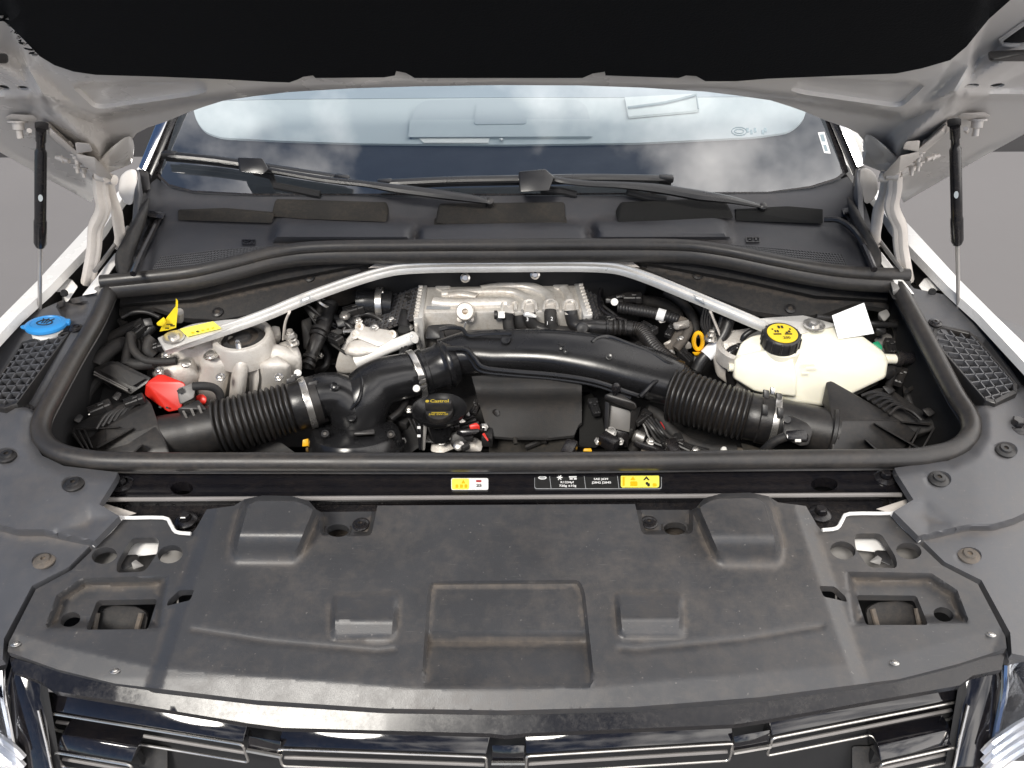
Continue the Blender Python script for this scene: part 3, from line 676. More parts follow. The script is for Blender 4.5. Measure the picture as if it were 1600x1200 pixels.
# windscreen
WN = Vector((0, -math.sin(math.radians(32)), math.cos(math.radians(32)))); WP = Zp(790, 306, 1.15)
def wsA(px, py, d=0.0):
    Q = planeA(px, py, WP+WN*d, WN); 
    bow = .06*(np.clip(np.abs(Q[..., 0])/.75, 0, 1.1)**2); Q = Q - np.stack([bow*0, bow*0, bow*.0], -1); return Q
def ws(px, py, d=0.0): return Vector(wsA(np.array([float(px)]), np.array([float(py)]), d)[0].tolist())
GLS = WB + [(1300, 200), (1262, 60), (330, 60), (265, 195)]
glass_o = sheet('windscreen', GLS, None, 'windscreen_glass', step=20, thick=.005, off=-WN*.005, mapf=lambda a, b: wsA(a, b), label='large windscreen reflecting the sky and clouds')
fritp = lambda pts: pts
for nm, P in (('screen_border', [(243, 272), (262, 290), (300, 300), (400, 305), (800, 305), (1200, 302), (1270, 293), (1310, 280), (1326, 268), (1323, 265), (1306, 278), (1266, 290.5), (1200, 299.5), (800, 302.5), (400, 302.5), (301, 297.5), (264, 287.5), (246, 269.5)]),
              ('screen_border', [(243, 272), (250, 270), (275, 190), (338, 60), (328, 60), (264, 190)]), ('screen_border', [(1326, 268), (1318, 270), (1290, 190), (1254, 60), (1264, 60), (1301, 190)])):
    sheet(nm, P, None, 'gloss_black', parent=glass_o, step=12, thick=.001, off=-WN*.001, mapf=lambda a, b: wsA(a, b, .0015))
tg = sheet('glass_sticker', [(1278, 207), (1288, 206), (1298, 240), (1288, 239)], None, 'print_white', parent=glass_o, step=8, thick=.0006, off=-WN*.0006, mapf=lambda a, b: wsA(a, b, .001))
for q in ([(1281, 210), (1287, 209.5), (1290, 221), (1284, 221)], [(1286, 226), (1291, 226), (1294, 236), (1289, 236)]): sheet('sticker_print', q, None, 'pale_line', parent=glass_o, step=8, thick=.0003, off=-WN*.0003, mapf=lambda a, b: wsA(a, b, .0018))
# maker's etched mark low on the glass: an oval, small lettering and a square
EXw = (ws(1200, 205)-ws(1150, 205)).normalized(); EYw = WN.cross(EXw)
bm = bmesh.new(); cM = ws(1155, 205, .001); add_tube(bm, [cM+EXw*.016*math.cos(t)+EYw*.010*math.sin(t) for t in [k*math.pi/12 for k in range(24)]], .0009, 5, False, None, True); bmobj('etched_oval', bm, 'pale_line', glass_o)
bm = bmesh.new(); add_tube(bm, [cM+EXw*.010*math.cos(t)+EYw*.005*math.sin(t) for t in [k*math.pi/12 for k in range(24)]], .0009, 5, False, None, True); bmobj('etched_oval', bm, 'pale_line', glass_o)
for k, x in enumerate((1168, 1174, 1180, 1192, 1196)): add = box('etched_mark', ws(x, 203+(k % 2)*3, .001), EXw, EYw, WN, (.005, .010, .0008), 'pale_line', glass_o, 0)
# dash under the glass
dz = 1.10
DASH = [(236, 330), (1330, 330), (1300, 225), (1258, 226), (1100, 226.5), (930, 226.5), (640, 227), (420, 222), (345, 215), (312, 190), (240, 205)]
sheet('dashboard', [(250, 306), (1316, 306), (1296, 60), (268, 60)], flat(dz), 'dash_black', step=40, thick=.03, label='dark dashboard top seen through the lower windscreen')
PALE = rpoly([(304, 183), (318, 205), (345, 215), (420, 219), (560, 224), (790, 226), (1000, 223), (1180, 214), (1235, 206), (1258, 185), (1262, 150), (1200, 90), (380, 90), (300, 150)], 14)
pd = sheet('pale_sheet', PALE, flat(dz+.006), 'pale_dash', step=30, thick=.005, label='pale blue-white area behind the glass with faint raised outlines')  # plain pale sheet filling the upper view through the glass
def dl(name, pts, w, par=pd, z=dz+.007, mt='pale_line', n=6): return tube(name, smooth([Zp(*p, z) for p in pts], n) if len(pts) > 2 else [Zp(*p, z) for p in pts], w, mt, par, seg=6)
sheet('pale_band', [(300, 60), (1270, 60), (1262, 150), (1000, 152), (790, 152), (420, 155), (304, 158)], flat(dz+.0075), 'pale_shade', pd, step=30, thick=.001)
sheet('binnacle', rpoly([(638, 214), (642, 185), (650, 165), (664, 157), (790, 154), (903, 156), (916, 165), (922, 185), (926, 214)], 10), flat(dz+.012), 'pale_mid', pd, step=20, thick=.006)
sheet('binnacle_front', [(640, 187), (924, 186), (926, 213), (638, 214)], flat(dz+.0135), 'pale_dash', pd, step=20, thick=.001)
sheet('mirror_shape', rpoly([(745, 160), (818, 160), (824, 193), (740, 194)], 6), flat(dz+.016), 'pale_mid', pd, step=20, thick=.003)  # flat panel standing for the inner mirror
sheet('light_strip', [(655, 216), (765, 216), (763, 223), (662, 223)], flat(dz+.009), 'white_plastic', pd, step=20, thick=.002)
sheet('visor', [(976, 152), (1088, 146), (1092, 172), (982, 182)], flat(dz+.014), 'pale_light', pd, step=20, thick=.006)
dl('visor_rod', [(981, 168), (1040, 160), (1088, 148)], .0032, z=dz+.02, n=3); dl('visor_rod', [(1088, 148), (1091, 170)], .002, z=dz+.02)
hull('mirror_stalk', [Zp(779, 217, dz+.01), Zp(787, 217, dz+.01), Zp(783, 220, dz+.02), Zp(783, 217, dz+.02), Zp(783, 215, dz+.01)], 'white_plastic', pd, bev=.001)

# A pillars
for s in (0, 1):
    f = (lambda p: (1568-p[0], p[1]-5)) if s else (lambda p: p)
    hull('pillar_trim', [ws(*f(p), d) for p in ((222, 276), (236, 280), (274, 190), (330, 60), (316, 60), (262, 190)) for d in (.004, .014)], 'gloss_black', bev=.002)
    hull('pillar_cover', [ws(*f(p), d) for p in ((216, 262), (228, 268), (262, 190), (318, 60), (298, 60), (243, 190)) for d in (.006, .028)], 'chrome', bev=.003, label='bright trim strip beside the windscreen')
    hull('pillar_foot', [ws(*f(p), d) for p in ((216, 264), (232, 268), (236, 296), (224, 298), (214, 282)) for d in (0, .025)], 'black_plastic', bev=.003)

# wipers -------------------------------------------------------------------
def wiper(blade, hub, arm, label, wd=.0105):
    e = bpy.data.objects.new('wiper', None); COL.objects.link(e); e.parent = car; e.matrix_parent_inverse = INV; e['label'] = label
    P = smooth([ws(*p, .026) for p in blade], 6); n = len(P)
    bm = bmesh.new(); add_tube(bm, P, [wd*.5]+[wd]*(n-2)+[wd*.5], 8, True, (1, .55)); bmobj('blade', bm, 'wiper_black', e)
    bm = bmesh.new(); add_tube(bm, [p-WN*.016-Vector((0, .004, 0)) for p in P], .0035, 6); bmobj('blade_rubber', bm, 'deep_black', e)
    for q, q2 in ((P[0], P[3]), (P[-1], P[-4])):
        d = (q2-q).normalized(); b, c = frame(d); box('end_cap', q+d*.012, d, b, c, (.03, .016, .014), 'wiper_black', e, .003)
    h = [ws(*p, z) for p in hub for z in (.024, .052)]; hull('blade_joint', h, 'wiper_black', e, bev=.003)
    A = smooth([ws(p[0], p[1], p[2]) for p in arm], 5, [p[3]*.85 for p in arm]); bm = bmesh.new(); add_tube(bm, A[0], A[1], 8, True, (1, .6)); bmobj('arm', bm, 'wiper_black', e)
    b = A[0][-1]; lathe('pivot_nut', [(.008, -.01), (.008, .004), (.005, .006), (0, .007)], b, WN, 'black_plastic', e, 14)
    return e
wiper([(256, 241), (330, 248), (400, 258), (470, 269), (543, 280)], [(371, 246), (410, 247), (420, 264), (412, 272), (374, 268)],
      [(398, 262, .03, .010), (440, 269, .034, .009), (505, 280, .036, .011), (575, 288, .04, .011), (620, 295, .042, .015), (690, 304, .04, .016), (748, 312, .035, .012), (765, 315, .03, .007)], 'wiper on the left, reaching to the glass edge')
wiper([(592, 286), (700, 281), (800, 279), (930, 277), (1050, 279)], [(810, 268), (852, 264), (866, 276), (858, 298), (812, 300)],
      [(858, 275, .036, .008), (876, 282, .04, .010), (920, 287, .04, .010), (965, 289, .04, .011), (1030, 295, .042, .016), (1090, 305, .042, .018), (1140, 312, .036, .013), (1192, 323, .02, .006)], 'wiper across the middle of the windscreen')
for pts in ([(398, 268, .01), (424, 275, .012), (430, 290, .006), (500, 304, .002)], [(845, 296, .012), (880, 299, .008), (900, 304, .003)], [(980, 300, .02), (1010, 308, .01), (1040, 312, .004)]):
    tube('wiper_bracket', [ws(*p) for p in pts], .008, 'deep_black', seg=8)

# ------------------------------------------------------------------ bonnet
HA = math.radians(48); HP = Zp(140, 312, 1.165); HN_ = Vector((0, -math.sin(HA), -math.cos(HA)))   # faces down and forward
HP = Vector((0, HP.y, HP.z))
def hdA(px, py, d=0.0):
    PXX = np.asarray(px, float); return planeA(PXX, np.asarray(py, float), HP+HN_*0, HN_)
RIDGE = [(-120, 230), (0, 185), (60, 165), (150, 182), (163, 236), (150, 300)]
def hood_off(PX, PY):                       # metres out of the plane towards the camera side (down)
    ax = 779; sx = np.where(PX > ax, 2*ax-PX, PX); sy = PY + np.where(PX > ax, .004, 0)*(PX-ax)
    o = np.zeros(PX.shape)
    emb = rpoly([(112, 136), (125, 130), (310, 124), (326, 143), (300, 150), (160, 170), (146, 168)], 8)
    o = o - bump(sx, sy, emb, .007, 7)
    spine = sdl(sx, sy, [(-150, 30), (20, 118), (60, 150), (150, 232), (165, 262)])
    o = o + .028*sst((30-spine)/30)
    up = [(40, 110), (60, 150), (146, 185), (300, 158), (420, 144), (790, 135), (790, -60), (0, -60)]
    o = o + .022*sst((-sdp(sx, sy, up)+8)/16)
    edge = sdl(sx, sy, [(-200, 150), (0, 238), (60, 272), (140, 314)])
    o = o + .006*np.exp(-(edge/8)**2) + .016*np.exp(-((edge-20)/9)**2)*0
    o = o - .012*sst((30-np.hypot(sx-10, (sy-132)*2.2))/12)*0
    pad = sdl(sx, sy, [(-60, 152), (44, 150)]); o = o + .008*np.exp(-(pad/6)**2)
    for c in ((8, 137), (37, 138)): pass
    return o
def hood_map(PX, PY, add=0.0):
    Q = hdA(PX, PY); o = hood_off(PX, PY)+add
    D = Q - np.array([0, 0, H]); Ln = np.linalg.norm(D, axis=-1, keepdims=True)
    nv = np.array(HN_); c = -(D/Ln)@nv                      # move along the sight line so that the offset is o along the normal
    return Q - D/Ln*(o/np.maximum(c, .15))[..., None]
RE = [(150, 313), (157, 302), (163, 288), (176, 270), (205, 262), (208, 258)]
REAR = [(142, 316), (150, 303), (156, 275), (176, 268), (206, 256), (200, 236), (204, 220), (214, 208), (232, 199), (262, 189), (290, 177), (318, 167), (350, 157), (400, 150), (450, 144), (550, 138), (650, 135), (779, 133)]
REARR = [(1554-a, b-2+0.004*(779-a)) for a, b in REAR[::-1][1:]]
SIDE_L = [(60, 272), (0, 238), (-160, 150), (-300, 70), (-420, -420)]
SIDE_R = [(1554-a, b-3) for a, b in SIDE_L]
HOOD = SIDE_L[::-1] + REAR + REARR + SIDE_R
HOOD = [(float(a), float(b)) for a, b in HOOD]
SL = [ell(6, 137, 9, 4, 12, .2), ell(37, 138, 10, 3.6, 12, .15)]
SLR = [ell(1518, 134.5, 12, 3.6, 12, -.15), ell(1558, 134, 12, 3.6, 12, -.15)]
EMB = rpoly([(112, 136), (125, 130), (310, 124), (326, 143), (300, 150), (160, 170), (146, 168)], 8)
HLN = [[(40, 110), (60, 150), (146, 185), (300, 158), (420, 144), (779, 135)], [(40, 118), (58, 158), (146, 193), (300, 166), (420, 152), (779, 142)]]
HLN += [[(1558-a, b-.004*(779-a)) for a, b in q] for q in HLN]
for q in (EMB, [(1558-a, b-.004*(779-a)) for a, b in EMB[::-1]]): HLN += [clos(q), clos(inset(q, 7))]
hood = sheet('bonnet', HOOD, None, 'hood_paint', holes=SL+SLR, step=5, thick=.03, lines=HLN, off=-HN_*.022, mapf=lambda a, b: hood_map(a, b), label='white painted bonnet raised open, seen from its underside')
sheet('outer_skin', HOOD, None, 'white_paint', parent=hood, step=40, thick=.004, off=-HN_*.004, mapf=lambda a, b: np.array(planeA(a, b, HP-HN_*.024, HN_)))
INS = [(-60, -30), (-20, 10), (0, 28), (20, 45), (40, 65), (62, 88), (85, 102), (115, 112), (150, 117), (250, 120), (350, 124), (420, 128), (452, 129), (466, 124), (474, 120), (489, 118), (493, 122), (600, 121), (617, 118), (619, 111), (634, 114), (648, 122), (779, 122)]
INS = INS + [(910, 122), (926, 115), (945, 112), (946, 118), (1060, 122), (1072, 118), (1088, 119), (1102, 127), (1150, 127), (1200, 123), (1300, 119), (1400, 115), (1440, 107), (1485, 94), (1510, 73), (1545, 30), (1590, -10), (1640, -60), (1700, -400), (-120, -400)]
ins = sheet('insulation_pad', INS, None, 'felt', parent=hood, step=14, thick=.012, off=-HN_*.010, mapf=lambda a, b: hood_map(a, b, .012), label='black felt lining on the underside of the bonnet')
rs_ = random.Random(5)
for k in range(22):                              # frayed bits at the left edge of the felt
    q = hood_map(np.array([0.+k*2.6+rs_.uniform(-3, 3)]), np.array([24.+k*2.9+rs_.uniform(-5, 5)]), .014)[0]
    hull('felt_tear', [Vector(q.tolist())+Vector((rs_.uniform(-.005, .005), rs_.uniform(-.003, .003), rs_.uniform(-.002, .002))) for _ in range(7)], 'grey_plastic' if k % 3 == 0 else 'felt', hood, bev=0)
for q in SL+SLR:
    c_ = np.mean(np.array(q), 0); sheet('hole_shade', [(c_[0]+(a-c_[0])*1.4, c_[1]+(b-c_[1])*1.4) for a, b in q], None, 'deep_black', parent=hood, step=8, thick=.002, off=-HN_*.002, mapf=lambda a, b: hood_map(a, b, -.006))  # black discs paint the shade inside the bonnet's holes
def hp(px, py, d=0.0): return Vector(hood_map(np.array([float(px)]), np.array([float(py)]), d)[0].tolist())
# rubber buffers at the bonnet sides, triangular opening at right
hull('bonnet_buffer', [hp(*p, d) for p in ((-20, 84), (12, 83), (14, 99), (-20, 99)) for d in (.002, .02)], 'rubber', hood, bev=.004)
hull('bonnet_buffer', [hp(*p, d) for p in ((1543, 80), (1640, 76), (1640, 96), (1545, 96)) for d in (.002, .02)], 'rubber', hood, bev=.004)
hull('bonnet_opening', [hp(*p, d) for p in ((1566, 66), (1600, 40), (1640, 20), (1640, 66)) for d in (.0005, .002)], 'matt_black', hood, bev=0)
tube('opening_rim', [hp(*p, .003) for p in ((1640, 12), (1598, 38), (1564, 62), (1566, 69), (1580, 71), (1640, 70))], .003, 'hood_paint', hood, seg=8)
# hinges and gas struts
BOLT = None
def hinge(s):
    f = (lambda p: (1555-p[0], p[1]-3)) if s else (lambda p: p)
    e = bpy.data.objects.new('bonnet_hinge', None); COL.objects.link(e); e.parent = car; e.matrix_parent_inverse = INV
    e['label'] = 'white painted hinge of the bonnet on the '+('right' if s else 'left')
    hull('hinge_plate', [hp(*f(p), d) for p in ((60, 192), (74, 190), (158, 268), (178, 282), (160, 284), (72, 208)) for d in (.004, .010)], 'primer_white', e, bev=.002)
    hull('hinge_plate', [hp(*f(p), d) for p in ((8, 183), (18, 178), (52, 180), (58, 186), (54, 190), (14, 188)) for d in (.006, .010)], 'primer_white', e, bev=.001)
    hull('hinge_web', [hp(*f(p), .004) for p in ((74, 192), (160, 268), (174, 282))]+[hp(*f(p), .034) for p in ((76, 212), (84, 206), (105, 228), (140, 252), (158, 274), (118, 240))], 'primer_white', e, bev=.002)
    hull('hinge_box', [hp(*f(p), d) for p in ((117, 222), (140, 224), (145, 236), (120, 240)) for d in (.01, .045)], 'primer_white', e, bev=.003)
    hull('hinge_plate', [hp(*f(p), d) for p in ((120, 240), (148, 246), (176, 276), (170, 288), (150, 272), (118, 248)) for d in (.038, .042)], 'primer_white', e, bev=.001)
    for (x, y, h) in ((27, 189, .012), (119, 255, .042), (129, 262, .040), (118, 240, .046)):
        o = hp(*f((x, y)), h*.6); k = .7 if y > 200 else 1.1
        lathe('hinge_bolt', [(.013*k, 0), (.013*k, .0025), (.008*k, .003), (.008*k, .012*k), (.0045*k, .013*k), (.0045*k, .024*k), (0, .025*k)], o, Vector((HN_.x, HN_.y*.35, HN_.z)), 'primer_white', e, 12)
    for q in ((108, 223, 112, 229), (88, 246, 108, 252), (95, 245, 100, 253), (44, 208, 46, 204)):
        tube('hinge_tab', [hp(*f(q[:2]), .02), hp(*f(q[2:]), .03)], .004, 'primer_white', e, seg=6)
    A = [Zp(*f(p), z) for p, z in (((156, 274), 1.21), ((160, 300), 1.19), ((163, 325), 1.165), ((152, 350), 1.14), ((147, 385), 1.11), ((140, 425), 1.075), ((138, 442), 1.06))]
    # lower arm follows a plumb plane at the hinge
    y0 = hp(*f((158, 276)), .02).y; y1 = Zp(*f((138, 442)), 1.065).y
    P = [(156, 276), (157, 300), (161, 320), (158, 335), (149, 355), (147, 385), (141, 420), (137, 440)]
    pts = [Yp(*f(p), y0+(y1-y0)*i/(len(P)-1)) for i, p in enumerate(P)]
    tube('hinge_arm', smooth(pts, 4), .0150, 'primer_white', e, seg=10, ell=(1, .8))
    tube('arm_flange', smooth([p+Vector((-.009 if s else .009, -.004, 0)) for p in pts], 4), .007, 'primer_white', e, seg=8)
    P = [(168, 276), (171, 296), (175, 312), (182, 330), (185, 350), (188, 372), (186, 384)]
    pts = [Yp(*f(p), y0+.02+(y1+.05-y0)*i/(len(P)-1)) for i, p in enumerate(P)]
    tube('hinge_arm', smooth(pts, 4), .0105, 'primer_white', e, seg=10)
    lathe('hinge_pin', [(.009, -.010), (.009, .010), (.005, .012), (0, .012)], hp(*f((160, 276)), .03), Vector((1, -.4, 0)), 'primer_white', e, 14)
    lathe('hinge_pin', [(.009, -.010), (.009, .010), (.005, .012), (0, .012)], hp(*f((172, 280)), .03), Vector((1, -.4, 0)), 'primer_white', e, 14)
    # gas strut
    g = bpy.data.objects.new('gas_strut', None); COL.objects.link(g); g.parent = car; g.matrix_parent_inverse = INV
    g['label'] = 'black gas strut holding up the bonnet on the '+('right' if s else 'left')
    tp, md, bt = ((64, 203), (61, 385), (62, 494)) if not s else ((1492, 198), (1496, 381), (1498, 492))
    a = hp(*tp, .03); b = Zp(*bt, 1.06); r = rays(*md)
    # point on segment a-b seen at md
    best = min((abs(((a.lerp(b, t)-Vector((0, 0, H))).normalized() - Vector([float(c) for c in r]).normalized()).length), t) for t in [i/400 for i in range(401)])[1]
    c = a.lerp(b, best); d = (b-a).normalized(); q = pw(a.lerp(c, .5))
    lathe('strut_tube', [(0, 0), (7.2*q, 0), (7.2*q, .02), (6*q, .022), (6.2*q, .035), (8.4*q, .04), (8.6*q, (c-a).length*.75), (9.6*q, (c-a).length*.77), (9.6*q, (c-a).length-.008), (7*q, (c-a).length), (0, (c-a).length)], a, d, 'gloss_black', g, 20)
    lathe('strut_rod', [(3.4*q, 0), (3.4*q, (b-c).length+.02), (0, (b-c).length+.02)], c, d, 'rod_steel', g, 12)
    v = (Vector((0, 0, H))-a).normalized(); v = (v-d*v.dot(d)).normalized(); w = d.cross(v)
    mid = a.lerp(c, .53)+v*8.7*q
    bm = bmesh.new(); add_hull(bm, [mid+w*3.2*q*math.cos(t)+d*6.5*q*math.sin(t)+v*k for t in [i*math.pi/8 for i in range(16)] for k in (-.0015, .0005)], 0); bmobj('strut_label', bm, 'pale_dash', g)
    box('strut_socket', a+Vector((0, .006, .004)), X, d, w, (.012, .016, .012), 'black_plastic', g, .004)
    return e
hinge(0); hinge(1)

# ------------------------------------------------------------------ fenders, rear corners
for s in (0, 1):
    f = (lambda p: (1557-p[0], p[1]-2)) if s else (lambda p: p)
    FL = ' on the right' if s else ' on the left'
    rail = [(-150, 640), (0, 497), (60, 437), (138, 352), (152, 340), (200, 280), (236, 238), (244, 246), (215, 285), (190, 312), (165, 352), (150, 372), (75, 450), (28, 492), (-120, 650)]
    wg = sheet('fender', [f(p) for p in rail], lambda a, b: np.full(a.shape, 1.10), 'white_paint', step=10, thick=.018, label='white outer wing of the car'+FL)
    me = bpy.data.meshes.new('w'); oe = [Zp(*f(p), 1.085) for p in rail[:7]]; sg = 1 if s else -1
    me.from_pydata(oe+[p+Vector((sg*.05, 0, -.35)) for p in oe]+[p+Vector((sg*.02, 0, -.75)) for p in oe], [], [(i+r*7, i+1+r*7, i+8+r*7, i+7+r*7) for i in range(6) for r in (0, 1)]); link('wing_side', me, 'white_paint', wg)
    me = bpy.data.meshes.new('w'); oe = [Zp(*f(p), 1.083) for p in rail[7:]]; n7 = len(oe)
    me.from_pydata(oe+[p+Vector((sg*.0, 0, -.40)) for p in oe], [], [(i, i+1, i+1+n7, i+n7) for i in range(n7-1)]); link('wing_liner', me, 'matt_black', wg)
    # dark well between fender and bay
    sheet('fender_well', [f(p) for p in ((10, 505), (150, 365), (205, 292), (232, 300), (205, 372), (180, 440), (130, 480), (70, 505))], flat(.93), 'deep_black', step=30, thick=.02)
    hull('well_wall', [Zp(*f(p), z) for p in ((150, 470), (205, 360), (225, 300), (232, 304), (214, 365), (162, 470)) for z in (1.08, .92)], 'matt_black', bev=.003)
    hull('cowl_side', [Zp(*f(p), z) for p, z in (((222, 318), 1.16), ((232, 322), 1.16), ((236, 300), 1.17), ((206, 360), 1.15), ((180, 395), 1.13), ((186, 432), 1.10), ((200, 430), 1.10), ((228, 350), 1.13), ((178, 420), 1.09))], 'matt_black', bev=.003)
    hull('inner_flange', [Zp(*f(p), z) for p, z in (((128, 462), 1.09), ((180, 395), 1.11), ((190, 400), 1.11), ((150, 458), 1.09), ((128, 462), 1.07), ((180, 395), 1.09), ((150, 458), 1.07))], 'white_paint', bev=.002)
    tube('inner_flange_edge', [Zp(*f(p), 1.115) for p in ((148, 424), (168, 398), (200, 355))], .004, 'grey_plastic', seg=8)
    # perforated steel plate
    pl = [f(p) for p in ((86, 432), (104, 402), (128, 386), (140, 396), (136, 436), (124, 448), (96, 442))]
    sheet('perforated_plate', pl, flat(1.03), 'gloss_black', holes=[[f(p) for p in h] for h in (ell(121, 410, 4, 8, 12, .4), ell(109, 408, 2.5, 6, 10, .4), ell(107, 424, 7, 3, 10), ell(124, 432, 5, 2, 10))], step=6, thick=.003)
    hull('wing_bracket', [Zp(*f(p), z) for p, z in (((66, 446), 1.07), ((84, 428), 1.075), ((110, 444), 1.075), ((116, 438), 1.07), ((102, 456), 1.07), ((72, 456), 1.07), ((66, 446), 1.05), ((84, 428), 1.05), ((112, 444), 1.05), ((100, 456), 1.05))], 'white_paint', bev=.002)
    hull('wing_bracket', [Zp(*f(p), z) for p, z in (((98, 456), 1.075), ((112, 436), 1.078), ((122, 448), 1.078), ((106, 472), 1.07), ((96, 475), 1.04), ((122, 448), 1.05), ((98, 456), 1.04))], 'white_paint', bev=.002)
    lathe('bracket_hole', [(.007, 0), (.007, .003), (.004, .004), (0, .002)], Zp(*f((101, 458)), 1.083), Vector((0, -1, .6)), 'deep_black')
    hull('seal_bracket', [Zp(*f(p), z) for p, z in (((146, 452), 1.093), ((152, 440), 1.095), ((166, 442), 1.095), ((162, 456), 1.093), ((146, 462), 1.08), ((162, 464), 1.08))], 'grey_plastic', bev=.002)
    # plastic dome behind the hinge
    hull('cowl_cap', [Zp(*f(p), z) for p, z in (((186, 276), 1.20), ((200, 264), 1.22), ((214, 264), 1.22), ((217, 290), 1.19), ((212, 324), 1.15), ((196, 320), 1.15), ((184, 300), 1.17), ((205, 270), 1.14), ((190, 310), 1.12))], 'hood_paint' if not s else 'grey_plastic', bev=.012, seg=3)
    hull('cowl_cap_edge', [Zp(*f(p), z) for p, z in (((212, 262), 1.215), ((218, 266), 1.215), ((224, 305), 1.17), ((216, 345), 1.14), ((206, 352), 1.13), ((214, 300), 1.17), ((218, 300), 1.12))], 'trim_plastic', bev=.004)
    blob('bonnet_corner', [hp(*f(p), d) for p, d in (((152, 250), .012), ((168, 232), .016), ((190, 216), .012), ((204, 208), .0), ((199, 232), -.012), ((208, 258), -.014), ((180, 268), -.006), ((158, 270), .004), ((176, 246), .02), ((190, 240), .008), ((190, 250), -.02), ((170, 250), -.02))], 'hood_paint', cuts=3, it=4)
# white block added for the bright background beyond the right pillar
hull('white_patch', [Yp(*p, yy) for yy in (2.0, 2.12) for p in ((1322, 198), (1350, 200), (1361, 216), (1359, 240), (1346, 254), (1326, 228))], 'white_paint', bev=.02, seg=3, label='white shape filling the bright gap past the right hinge')
# blue washer filler cap
WA = Vector((.05, .16, 1)).normalized(); WC = Zp(73, 512, 1.08)
wyo = WA.cross(X).normalized(); wxo = wyo.cross(WA)
bc = lathe('washer_cap', [(0, 0), (.031, 0), (.034, .003), (.034, .008), (.031, .010), (.025, .0115), (.024, .010), (0, .011)], WC, WA, 'blue', car, 32, 'blue washer filler cap at the left of the engine bay')
hull('cap_tongue', [WC+wxo*a+wyo*b+WA*h for a, b in ((-.040, -.012), (-.028, .004), (-.026, -.018)) for h in (.002, .008)], 'blue', bc, bev=.002)
hull('cap_hinge', [WC+wxo*a+wyo*b+WA*h for a, b in ((.024, .022), (.034, .022), (.038, .008), (.030, .006)) for h in (.001, .009)], 'blue', bc, bev=.002)
O = WC+WA*.0115; wy = WA.cross(X).normalized(); wx = wy.cross(WA)
bm = bmesh.new(); R_ = .012
V3 = lambda x, y: O+wx*x+wy*y
add_tube(bm, [V3(math.cos(t)*R_*1.1, math.sin(t)*R_*.8-.002) for t in [math.pi*(1+k/10) for k in range(11)]]+[V3(R_*.7, .006), V3(0, .010), V3(-R_*.7, .006), V3(-R_*1.1, -.002)], .0010, 6)
for k in (-1, 0, 1): add_tube(bm, [V3(k*.004, -.005), V3(k*.005, .004+.003*(k == 0)), V3(k*.010, .014)], .0009, 6)
bmobj('washer_symbol', bm, 'print_black', bc)
lathe('filler_neck', [(.026, -.03), (.026, 0), (.02, .001)], WC, WA, 'white_plastic', bc, 24)

# ------------------------------------------------------------------ grille and lamps
STR = [(14, 1026), (90, 1048), (180, 1070), (400, 1096), (600, 1109), (790, 1112)]
STRB = [(14, 1026), (20, 1060), (70, 1074), (85, 1082), (385, 1128), (440, 1136), (766, 1146), (790, 1158)]
def f_z(PX, PY):
    top_ = np.interp(PX, [p[0] for p in STR]+[m(*p)[0] for p in STR[::-1]], [p[1] for p in STR]+[m(*p)[1] for p in STR[::-1]])
    d = PY-top_; base = np.interp(PX, [0, 400, 790, 1180, 1580], [.974, .964, .961, .964, .974])
    return base - .00042*np.clip(d, 0, 200)
strip = STR + [m(*p) for p in STR[:-1][::-1]] + [m(*p) for p in STRB] [0:0] + [(m(14, 1026)[0]-6, 1046), m(66, 1064), m(86, 1079), m(388, 1129), m(440, 1136), m(766, 1146), (790, 1149), (766, 1146), (440, 1137), (388, 1130), (86, 1080), (66, 1066), (20, 1048)]
gr = bpy.data.objects.new('front_grille', None); COL.objects.link(gr); gr.parent = car; gr.matrix_parent_inverse = INV; gr['label'] = 'gloss black front grille with thin bright frames'
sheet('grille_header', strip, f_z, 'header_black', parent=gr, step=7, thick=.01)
sheet('grille_backing', [(60, 1080), (790, 1130), (1530, 1060), (1530, 1400), (60, 1400)], lambda a, b: np.interp(b, [1060, 1150, 1400], [.86, .83, .62]), 'deep_black', parent=gr, step=40, thick=.01)
def fy(p, dz_): return Zp(p[0], p[1], dz_)
def bar(tl, tr, bl, br, z, zb2, frame_mat, low=True):
    # one grille blade: bevelled black top, a thin bright frame round a dark slot, a bright lower lip
    T = [Zp(*tl, z), Zp(*tr, z)]; B = [Zp(*bl, z-.014), Zp(*br, z-.014)]
    pts = T + B + [p+Vector((0, .03, -.02)) for p in B] + [p+Vector((0, .04, -.01)) for p in T]
    b = hull('grille_blade', pts, 'piano_black', gr, bev=.002)
    return b
def ring(name, pts, r, mat_, par): return tube(name, pts, r, mat_, par, seg=8, closed=True)
def blade(tl, tr, fbl, fbr, z, h_px):
    # tl,tr: top rear edge; fbl,fbr: top edge of the framed face
    b = bar(tl, tr, fbl, fbr, z, z, 'steel')
    A, B_ = Zp(*fbl, z-.015), Zp(*fbr, z-.015); d = (B_-A); q = pw(A)*h_px
    drop = Vector((0, -.004, -1)).normalized()*q/math.cos(math.radians(62)); drop = Vector((0, -.006, -q*1.9))
    fr_ = [A+Vector((0, -.003, 0)), B_+Vector((0, -.003, 0)), B_+drop, A+drop]
    ring('blade_frame', rounded3(fr_, .006), .0019, 'steel', b)
    hull('blade_slot', [fr_[0]+Vector((0, .02, 0)), fr_[1]+Vector((0, .02, 0)), fr_[2]+Vector((0, .02, 0)), fr_[3]+Vector((0, .02, 0))]+[v+Vector((0, .03, 0)) for v in fr_], 'deep_black', b, bev=0)
    i0, i1 = fr_[3].lerp(fr_[0], .28)+d*.012, fr_[2].lerp(fr_[1], .28)-d*.012
    tube('blade_lip', [i0+Vector((0, .006, 0)), i1+Vector((0, .006, 0))], .0026, 'edge_grey', b, seg=8)
